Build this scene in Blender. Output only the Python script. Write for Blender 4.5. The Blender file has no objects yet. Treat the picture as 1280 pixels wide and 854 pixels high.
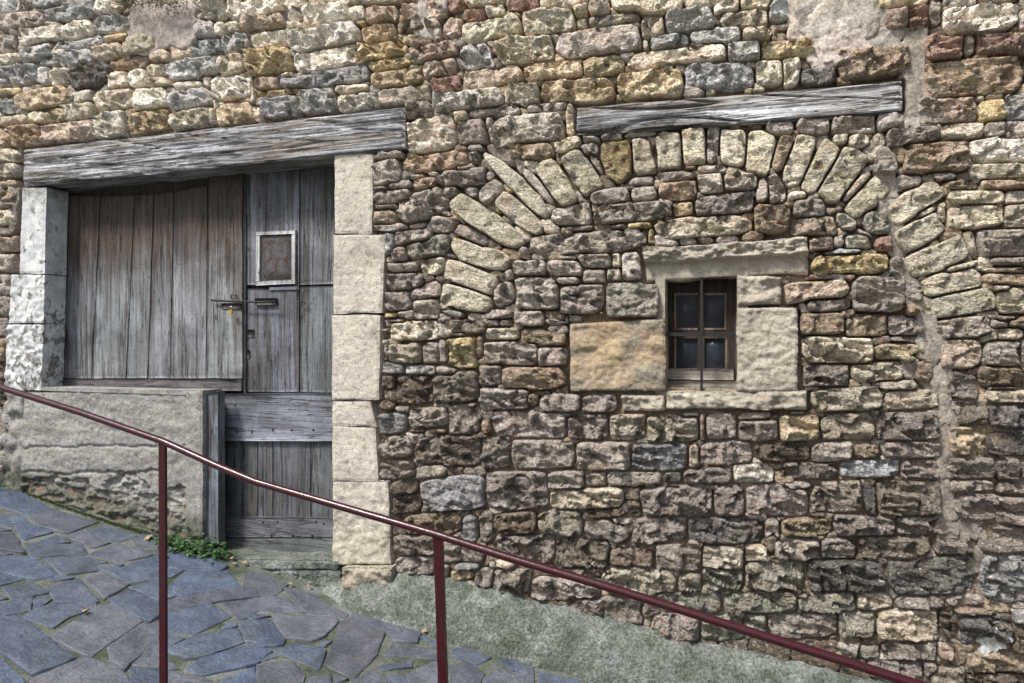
import bpy, bmesh, math, random
import numpy as np
from mathutils import Vector, noise
random.seed(7); rs = np.random.RandomState(11)
S = bpy.context.scene
# ------------------------------------------------------------ camera, sky, sun, exposure
YAW = math.radians(18); F = 850.0; CU, CV = 640.0, 427.0; CAMZ = 1.6; D = 3.3
cs, sn = math.cos(YAW), math.sin(YAW)
cam = bpy.data.cameras.new('camera'); camo = bpy.data.objects.new('camera', cam); S.collection.objects.link(camo)
cam.lens = F / 1280 * 36; cam.sensor_width = 36; cam.clip_start = .02; cam.clip_end = 500
camo.location = (0, 0, CAMZ); camo.rotation_euler = (math.radians(90), 0, YAW)
S.camera = camo
W = bpy.data.worlds.new('World'); S.world = W; W.use_nodes = True
wn = W.node_tree.nodes; wl = W.node_tree.links
sky = wn.new('ShaderNodeTexSky'); sky.sky_type = 'NISHITA'; sky.sun_disc = False
SUN_EL, SUN_AZ = math.radians(54), math.radians(214)          # azimuth clockwise from +Y
sky.sun_elevation = SUN_EL; sky.sun_rotation = SUN_AZ; sky.dust_density = 3; sky.air_density = 1.0
hsv = wn.new('ShaderNodeHueSaturation'); hsv.inputs['Saturation'].default_value = .62    # thin overcast
wl.new(sky.outputs[0], hsv.inputs['Color']); wl.new(hsv.outputs[0], wn['Background'].inputs[0]); wn['Background'].inputs[1].default_value = .055
sl = bpy.data.lights.new('sun', 'SUN'); so = bpy.data.objects.new('sun', sl); S.collection.objects.link(so)
sl.energy = 1.5; sl.angle = math.radians(10); sl.color = (1, .97, .92)
sdir = Vector((math.sin(SUN_AZ) * math.cos(SUN_EL), math.cos(SUN_AZ) * math.cos(SUN_EL), math.sin(SUN_EL)))
so.rotation_euler = sdir.to_track_quat('Z', 'Y').to_euler()
S.view_settings.view_transform = 'Standard'; S.view_settings.look = 'None'
S.view_settings.exposure = 1.74; S.view_settings.gamma = 1

# ------------------------------------------------------------ projection of photo pixels onto real planes
def dirs(u, v):
    a = (u - CU) / F; b = (CV - v) / F
    return -sn + a * cs, cs + a * sn, b
def P(u, v, Y=D):
    x, y, z = dirs(u, v)
    return Vector((x / y * Y, Y, z / y * Y + CAMZ))
def ground(X, Y):
    b = -1.2 - (.155 * (X + 3.34) if X < -2.22 else .1736 + .12 * (X + 2.22))
    return b + CAMZ - .06 * (3.15 - Y)
def PG(u, v):
    dx, dy, dz = dirs(u, v); lo, hi = .3, 12.
    for _ in range(40):
        m = (lo + hi) / 2
        if CAMZ + dz * m > ground(dx * m, dy * m): lo = m
        else: hi = m
    return Vector((dx * lo, dy * lo, CAMZ + dz * lo))
# ------------------------------------------------------------ objects
COL = S.collection
def link(o, parent=None):
    COL.objects.link(o)
    if parent: o.parent = parent
    return o
def mesh_obj(name, verts, faces, mat, parent=None, tint=None, smooth=True, kind=None, label=None):
    me = bpy.data.meshes.new(name)
    me.from_pydata([tuple(v) for v in verts], [], faces)
    if smooth: me.polygons.foreach_set('use_smooth', [True] * len(me.polygons))
    if tint is not None:
        ca = me.color_attributes.new('tint', 'FLOAT_COLOR', 'POINT')
        t = np.ones((len(verts), 4), np.float32); t[:, :3] = tint
        ca.data.foreach_set('color', t.ravel())
    me.materials.append(mat); me.update()
    o = bpy.data.objects.new(name, me); link(o, parent)
    if kind: o['kind'] = kind
    if label: o['label'] = label
    return o
def empty(name, loc=(0, 0, 0)):
    o = bpy.data.objects.new(name, None); o.empty_display_size = .1; COL.objects.link(o); o.location = loc; return o
def tag(o, label, cat, group=None, kind=None):
    o['label'] = label
    if cat: o['category'] = cat
    if group: o['group'] = group
    if kind: o['kind'] = kind
    return o
# ------------------------------------------------------------ materials
class M:
    def __init__(s, name, rough=.85, spec=.25):
        s.m = bpy.data.materials.new(name); s.m.use_nodes = True
        s.n = s.m.node_tree.nodes; s.l = s.m.node_tree.links; s.b = s.n['Principled BSDF']
        s.b.inputs['Roughness'].default_value = rough; s.b.inputs['Specular IOR Level'].default_value = spec
        s.geo = s.n.new('ShaderNodeNewGeometry').outputs['Position']
    def map(s, scale):
        k = s.n.new('ShaderNodeMapping'); s.l.new(s.geo, k.inputs[0]); k.inputs['Scale'].default_value = scale; return k.outputs[0]
    def noise(s, scale, detail=6, rough=.6, vec=None, dist=0.):
        k = s.n.new('ShaderNodeTexNoise'); s.l.new(vec or s.geo, k.inputs['Vector'])
        k.inputs['Scale'].default_value = scale; k.inputs['Detail'].default_value = detail
        k.inputs['Roughness'].default_value = rough; k.inputs['Distortion'].default_value = dist; return k.outputs[0]
    def vor(s, scale, vec=None, feat='F1'):
        k = s.n.new('ShaderNodeTexVoronoi'); s.l.new(vec or s.geo, k.inputs['Vector']); k.feature = feat
        k.inputs['Scale'].default_value = scale; return k.outputs['Distance']
    def ramp(s, f, *st):
        k = s.n.new('ShaderNodeValToRGB'); s.l.new(f, k.inputs[0]); e = k.color_ramp.elements
        while len(e) < len(st): e.new(.5)
        for q, (p, c) in zip(e, st):
            q.position = p; q.color = (c, c, c, 1) if isinstance(c, (int, float)) else (*c, 1)
        return k.outputs[0]
    def mix(s, f, a, b, mode='MIX'):
        k = s.n.new('ShaderNodeMix'); k.data_type = 'RGBA'; k.blend_type = mode
        for i, x in ((0, f), (6, a), (7, b)):
            if hasattr(x, 'links'): s.l.new(x, k.inputs[i])
            elif i: k.inputs[i].default_value = (*x, 1)
            else: k.inputs[i].default_value = x
        return k.outputs[2]
    def math(s, op, a, b=0.):
        k = s.n.new('ShaderNodeMath'); k.operation = op
        for i, x in enumerate((a, b)):
            if hasattr(x, 'links'): s.l.new(x, k.inputs[i])
            else: k.inputs[i].default_value = x
        return k.outputs[0]
    def sep(s, ax):
        k = s.n.new('ShaderNodeSeparateXYZ'); s.l.new(s.geo, k.inputs[0]); return k.outputs[ax]
    def tint(s):
        k = s.n.new('ShaderNodeAttribute'); k.attribute_name = 'tint'; return k.outputs[0]
    def out(s, col, h=None, strength=.6, dist=.004):
        if hasattr(col, 'links'): s.l.new(col, s.b.inputs['Base Color'])
        else: s.b.inputs['Base Color'].default_value = (*col, 1)
        if h is not None:
            k = s.n.new('ShaderNodeBump'); s.l.new(h, k.inputs['Height'])
            k.inputs['Strength'].default_value = strength; k.inputs['Distance'].default_value = dist
            s.l.new(k.outputs[0], s.b.inputs['Normal'])
        return s.m
def stone_material():
    m = M('limestone', .9, .2)
    big = m.noise(7, 3, .6); med = m.noise(24, 7, .68, dist=.4); fine = m.noise(95, 6, .76)
    strata = m.noise(1, 7, .68, m.map((10, 12, 50)), dist=.6)
    c = m.mix(m.ramp(big, (.40, 0), (.60, .7)), m.tint(), m.mix(1, m.tint(), (.80, .74, .66), 'MULTIPLY'))
    c = m.mix(m.ramp(med, (.50, 0), (.68, .5)), c, m.mix(1, c, (1.5, 1.48, 1.45), 'MULTIPLY'))
    c = m.mix(m.ramp(med, (.30, .45), (.44, 0)), c, m.mix(1, c, (.62, .57, .52), 'MULTIPLY'))
    c = m.mix(m.ramp(strata, (.32, .8), (.45, 0)), c, m.mix(1, c, (.38, .33, .28), 'MULTIPLY'))
    c = m.mix(m.ramp(m.noise(15, 6, .7), (.58, 0), (.68, .5)), c, (.25, .255, .26))
    c = m.mix(m.ramp(m.noise(48, 6, .75), (.58, 0), (.66, .7)), c, (.66, .62, .54))
    c = m.mix(1, c, m.ramp(fine, (.33, .45), (.5, 1.15), (.67, 1.8)), 'MULTIPLY')
    c = m.mix(m.ramp(m.vor(65), (.04, .6), (.15, 0)), c, (.06, .048, .038))
    # green algae film near the foot of the wall
    zz = m.math('ADD', m.sep(2), m.math('MULTIPLY', m.noise(9, 3), .5))
    c = m.mix(m.math('MULTIPLY', m.ramp(zz, (.18, 1), (.62, 0)), m.ramp(m.noise(14, 5), (.45, 0), (.62, .55))), c, (.10, .115, .045))
    h = m.math('ADD', m.math('MULTIPLY', med, .9), m.math('ADD', m.math('MULTIPLY', fine, .6), m.math('MULTIPLY', strata, .8)))
    h = m.math('ADD', h, m.math('MULTIPLY', m.ramp(m.vor(65), (.0, 0), (.2, 1)), .25))
    cr = m.math('ABSOLUTE', m.math('SUBTRACT', m.noise(1, 3, .55, m.map((20, 24, 36)), dist=.9), .5))
    h = m.math('ADD', h, m.math('MULTIPLY', m.ramp(cr, (0, 0), (.07, 1)), .40))
    c = m.mix(m.ramp(cr, (0, .35), (.018, 0)), c, m.mix(1, c, (.35, .30, .26), 'MULTIPLY'))
    return m.out(c, h, 1, .014)
def mortar_material():
    m = M('lime_mortar', .95, .1)
    a = m.noise(10, 4); f = m.noise(90, 6, .7)
    c = m.mix(m.ramp(a, (.4, 0), (.6, 1)), (.22, .155, .10), (.30, .25, .195))
    c = m.mix(1, c, m.ramp(f, (.32, .45), (.65, 1.4)), 'MULTIPLY')
    return m.out(c, m.math('ADD', f, m.noise(30, 5)), 1, .01)
def plaster_material():
    m = M('old_plaster', .9, .15)
    f = m.noise(80, 6, .7); a = m.noise(12, 5, .65, dist=.6)
    c = m.mix(m.ramp(a, (.4, 0), (.62, 1)), m.tint(), m.mix(1, m.tint(), (.72, .68, .66), 'MULTIPLY'))
    c = m.mix(m.ramp(m.noise(35, 5, .7), (.56, 0), (.66, .6)), c, m.mix(1, m.tint(), (1.35, 1.35, 1.35), 'MULTIPLY'))
    c = m.mix(1, c, m.ramp(f, (.3, .5), (.65, 1.3)), 'MULTIPLY')
    c = m.mix(m.ramp(m.vor(9, m.noise(0.0) and m.map((1, 1, 1)), 'DISTANCE_TO_EDGE'), (.0, .0), (.012, 0)), c, (.05, .04, .035))
    return m.out(c, m.math('ADD', m.math('MULTIPLY', a, 1.5), f), .8, .008)
def dressed_material(name, base, dark, stain=.65):
    m = M(name, .88, .2)
    a = m.noise(5, 5, .6); f = m.noise(150, 5, .7); p = m.vor(95)
    c = m.mix(m.ramp(a, (.42, 0), (.62, 1)), base, dark)
    c = m.mix(m.ramp(m.noise(40, 6, .7), (.35, .55), (.5, 0)), c, (.17, .15, .125))
    c = m.mix(m.ramp(p, (.04, .65), (.17, 0)), c, (.13, .11, .09))
    c = m.mix(1, c, m.ramp(f, (.32, .7), (.65, 1.2)), 'MULTIPLY')
    z = m.math('ADD', m.sep(2), m.math('MULTIPLY', m.noise(6, 5), .5))
    c = m.mix(m.ramp(z, (.45, .8), (.9, 0)), c, m.mix(1, c, (.62, .60, .52), 'MULTIPLY'))
    c = m.mix(m.ramp(m.noise(17, 7, .72), (.54, 0), (.64, stain)), c, m.mix(1, c, (.45, .42, .38), 'MULTIPLY'))
    h = m.math('ADD', m.math('MULTIPLY', m.ramp(p, (0, 0), (.25, 1)), 1.1), m.math('ADD', f, m.math('MULTIPLY', m.noise(42, 7, .75), 2.)))
    return m.out(c, h, .8, .009)
def painted_material():
    m = M('peeling_whitewash', .85, .2)
    pat = m.noise(15, 9, .74, m.map((1, 1, .7)), dist=.6)
    z = m.sep(2)
    low = m.ramp(z, (.30, 0), (.31, 0))
    thr = m.math('ADD', pat, m.math('MULTIPLY', m.math('SUBTRACT', 1.75, z), .085))   # more paint lost further down
    under = m.mix(m.ramp(m.noise(50, 5), (.4, 0), (.6, 1)), (.13, .135, .14), (.30, .28, .25))
    top = m.math('MULTIPLY', m.ramp(m.math('MULTIPLY', m.math('ADD', z, m.math('MULTIPLY', pat, .5)), .25), (.675, 0), (.72, 1)), .9)
    pa = m.mix(m.ramp(m.noise(12, 5), (.4, 0), (.6, 1)), (.66, .655, .64), (.47, .475, .48))
    c = m.mix(m.ramp(thr, (.525, 0), (.56, 1)), pa, under)
    c = m.mix(top, c, under)
    return m.out(c, m.math('ADD', m.math('MULTIPLY', m.ramp(thr, (.56, 1), (.61, 0)), .5), m.noise(60, 6, .7)), .7, .006)
def wood_material(name, axis, light, dark, brown, zfade=None, grain=1., amp=1.):
    m = M(name, .8, .2)
    sc = [(2.2, 70, 70), (70, 70, 2.2)][axis == 'z']
    g1 = m.noise(1, 8, .65, m.map(sc), dist=.5)
    g2 = m.noise(1, 5, .6, m.map(tuple(q * (.28 if q > 10 else .5) for q in sc)), dist=.8)
    lo, hi_ = (.40, .59) if grain > 1 else (.28, .72)
    c = m.mix(m.ramp(g1, (lo, 0), (hi_, 1)), dark, light)
    c = m.mix(1, c, m.ramp(m.noise(2.6, 5, .6, dist=.6), (.35, .55), (.65, 1.35)), 'MULTIPLY')
    t = m.tint(); c = m.mix(1, c, t, 'MULTIPLY')
    st = m.ramp(g2, (.44, 0), (.60, .8))
    if zfade:
        z = m.math('ADD', m.sep(2), m.math('MULTIPLY', m.math('SUBTRACT', g2, .5), 1.3))
        hi = m.ramp(z, (zfade[0], 0), (zfade[1], 1)) if zfade[1] <= 1 else m.ramp(m.math('MULTIPLY', z, .25), (zfade[0] / 4, 0), (zfade[1] / 4, .9))
        st = m.math('MAXIMUM', m.math('MULTIPLY', st, .8), hi)
    c = m.mix(st, c, m.mix(1, m.mix(m.ramp(g1, (.35, 0), (.65, 1)), (.45, .45, .45), (1, 1, 1)), brown, 'MULTIPLY'))
    crack = m.ramp(m.noise(1, 6, .6, m.map(tuple(q * (.6 if q > 10 else .8) for q in sc)), dist=.3), (.335 + .05 * (grain > 1), 1), (.36 + .05 * (grain > 1), 0))
    c = m.mix(m.math('MULTIPLY', crack, .85 if axis == 'x' else .5), c, (.025, .022, .02))
    c = m.mix(1, c, m.ramp(m.noise(60, 4, .6), (.3, .75), (.7, 1.15)), 'MULTIPLY')
    spl = m.math('ABSOLUTE', m.math('SUBTRACT', m.noise(1, 4, .6, m.map(tuple(q * (.30 if q > 10 else .35) for q in sc)), dist=.35), .5))
    spl = m.ramp(spl, (0, 1), (.010 + .004 * (grain > 1), 0))
    c = m.mix(m.math('MULTIPLY', spl, .8), c, (.018, .016, .015))
    h = m.math('SUBTRACT', m.math('SUBTRACT', m.math('MULTIPLY', g1, grain), crack), m.math('MULTIPLY', spl, 1.5))
    return m.out(c, h, .8, .004 * amp)
def concrete_material():
    m = M('weathered_render', .92, .15)
    a = m.noise(6, 6, .65, m.map((.6, 1, 2.2))); f = m.noise(120, 5, .7); r = m.noise(28, 6, .7)
    c = m.mix(m.ramp(a, (.4, 0), (.62, 1)), (.38, .37, .345), (.235, .228, .21))
    c = m.mix(m.ramp(r, (.36, .7), (.48, 0)), c, (.13, .12, .10))
    c = m.mix(m.ramp(r, (.58, 0), (.68, .6)), c, (.52, .50, .46))
    z = m.math('ADD', m.math('MULTIPLY', m.sep(0), .155), m.math('ADD', m.sep(2), m.math('MULTIPLY', m.noise(7, 4), .28)))
    # height above the sloping street
    c = m.mix(m.ramp(z, (.12, .85), (.27, 0)), c, m.mix(m.ramp(m.noise(30, 4), (.4, 0), (.6, 1)), (.055, .062, .034), (.14, .138, .11)))
    c = m.mix(1, c, m.ramp(f, (.32, .6), (.65, 1.3)), 'MULTIPLY')
    return m.out(c, m.math('ADD', m.math('MULTIPLY', r, 1.5), f), .9, .008)
def apron_material():
    m = M('mossy_concrete', .92, .15)
    f = m.noise(75, 6, .78); a = m.noise(9, 6, .65, dist=.6); v = m.vor(90)
    c = m.mix(m.ramp(a, (.36, 0), (.6, 1)), (.205, .218, .20), (.10, .115, .09))
    c = m.mix(m.ramp(m.noise(5, 6, .7, dist=.8), (.52, 0), (.64, .8)), c, (.26, .285, .25))
    c = m.mix(m.ramp(m.noise(4, 7, .7), (.55, 0), (.70, .45)), c, (.10, .125, .065))
    c = m.mix(m.ramp(v, (.08, .7), (.25, 0)), c, (.40, .41, .40))
    c = m.mix(1, c, m.ramp(f, (.34, .3), (.64, 1.8)), 'MULTIPLY')
    return m.out(c, m.math('ADD', f, m.math('MULTIPLY', m.noise(35, 5), 1.2)), 1, .016)
def slate_material():
    m = M('slate', .48, .45)
    f = m.noise(90, 7, .8); a = m.noise(7, 7, .7, dist=.5); st = m.noise(1, 6, .6, m.map((30, 60, 30)), dist=.6)
    c = m.mix(m.ramp(a, (.38, 0), (.62, 1)), m.tint(), m.mix(1, m.tint(), (.58, .60, .64), 'MULTIPLY'))
    c = m.mix(1, c, m.ramp(f, (.34, .45), (.66, 1.6)), 'MULTIPLY')
    c = m.mix(m.ramp(m.noise(11, 7, .75), (.54, 0), (.66, .6)), c, (.055, .06, .05))
    c = m.mix(m.ramp(m.noise(3.3, 6, .7), (.60, 0), (.72, .45)), c, (.20, .20, .215))
    c = m.mix(m.ramp(st, (.62, 0), (.75, .4)), c, (.15, .15, .17))
    return m.out(c, m.math('ADD', m.math('MULTIPLY', f, .5), st), .8, .008)
def joint_material():
    m = M('paving_mortar', .95, .1)
    f = m.noise(110, 5, .75); a = m.noise(5, 5, .6)
    c = m.mix(m.ramp(a, (.4, 0), (.6, 1)), (.145, .155, .135), (.07, .085, .055))
    c = m.mix(m.ramp(m.noise(2.6, 5, .6), (.5, 0), (.62, .8)), c, (.19, .20, .19))
    c = m.mix(1, c, m.ramp(f, (.3, .4), (.68, 1.6)), 'MULTIPLY')
    return m.out(c, m.math('ADD', f, m.noise(30, 4)), 1, .008)
def plain(name, c, rough=.6, spec=.3, metal=0., bump=None, var=.0):
    m = M(name, rough, spec); m.b.inputs['Metallic'].default_value = metal
    col = c
    if var:
        n = m.noise(45, 6, .7)
        col = m.mix(m.ramp(n, (.4, 0), (.65, var)), c, tuple(q * .35 + .01 for q in c))
    return m.out(col, m.noise(bump[0], 5) if bump else None, .5, bump[1] if bump else .002)
MAT = dict(stone=stone_material(), mortar=mortar_material(), plaster=plaster_material(),
    jamb=dressed_material('dressed_limestone', (.72, .66, .56), (.56, .50, .42)),
    sill=dressed_material('rough_limestone', (.56, .50, .41), (.42, .37, .30), .25),
    ochre=dressed_material('ochre_sandstone', (.49, .37, .235), (.36, .315, .25), .55),
    paint=painted_material(),
    beam=wood_material('silvered_oak', 'x', (.60, .61, .63), (.085, .082, .082), (.30, .255, .21), grain=2, amp=2.2),
    plank=wood_material('weathered_planks', 'z', (.30, .312, .33), (.15, .156, .168), (.085, .058, .042), zfade=(1.75, 2.25)),
    doorw=wood_material('grey_door_boards', 'z', (.215, .228, .248), (.11, .117, .128), (.10, .088, .078)),
    batten=wood_material('blue_grey_board', 'x', (.26, .278, .32), (.15, .16, .19), (.12, .115, .125)),
    sash=wood_material('brown_window_wood', 'z', (.085, .068, .054), (.03, .025, .02), (.06, .045, .035)),
    bead=wood_material('worn_bead', 'z', (.30, .25, .20), (.15, .12, .10), (.20, .15, .11)),
    palewood=wood_material('pale_window_wood', 'x', (.46, .43, .38), (.20, .18, .16), (.28, .23, .17)),
    whitewood=wood_material('flaking_white_frame', 'z', (.62, .62, .62), (.28, .28, .28), (.36, .34, .32)),
    concrete=concrete_material(), apron=apron_material(), slate=slate_material(), joint=joint_material(),
    iron=plain('dark_iron', (.028, .024, .024), .55, .4, .4, (90, .002), .5),
    wire=plain('grey_wire', (.16, .15, .14), .5, .4, .6), rail=plain('maroon_paint', (.042, .0014, .005), .22, .5, 0, (160, .0014), .85),
    brass=plain('brass', (.62, .38, .11), .35, .5, .8), steel=plain('steel', (.5, .5, .5), .3, .5, 1),
    dark=plain('dark_room', (.012, .012, .014), .9, .1), leaf=plain('weed_leaf', (.032, .092, .022), .5, .3, 0, None, .5),
    green_moss=plain('green_moss', (.05, .065, .02), .95, .1, 0, None, .6),
    dead=plain('dead_leaf', (.34, .25, .15), .8, .2, 0, None, .5), moss=plain('dry_moss', (.10, .085, .03), .95, .1, 0, None, .6),
    curtain=plain('dusty_cloth', (.020, .020, .023), .9, .1, 0, None, .4))
g = M('old_glass', .08, .5); g.b.inputs['Alpha'].default_value = .30; MAT['glass'] = g.out((.05, .06, .08))
g = M('rusty_backing', .9, .1); MAT['rust'] = g.out(g.mix(g.ramp(g.noise(28, 7, .7), (.42, 0), (.58, 1)), (.07, .04, .028), (.13, .135, .15)))
TINT = dict(w=(.68, .63, .545), c=(.56, .495, .40), t=(.35, .275, .205), g=(.375, .33, .292), d=(.17, .158, .145), b=(.38, .375, .365),
    B=(.37, .37, .38), y=(.45, .365, .22), o=(.48, .395, .27), p=(.43, .345, .285), r=(.30, .20, .16), m=(.35, .33, .275),
    k=(.20, .158, .122), a=(.49, .44, .35), n=(.22, .18, .10), u=(.285, .25, .205), P=(.56, .49, .43), G=(.33, .295, .25), W=(.50, .50, .50))

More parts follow.
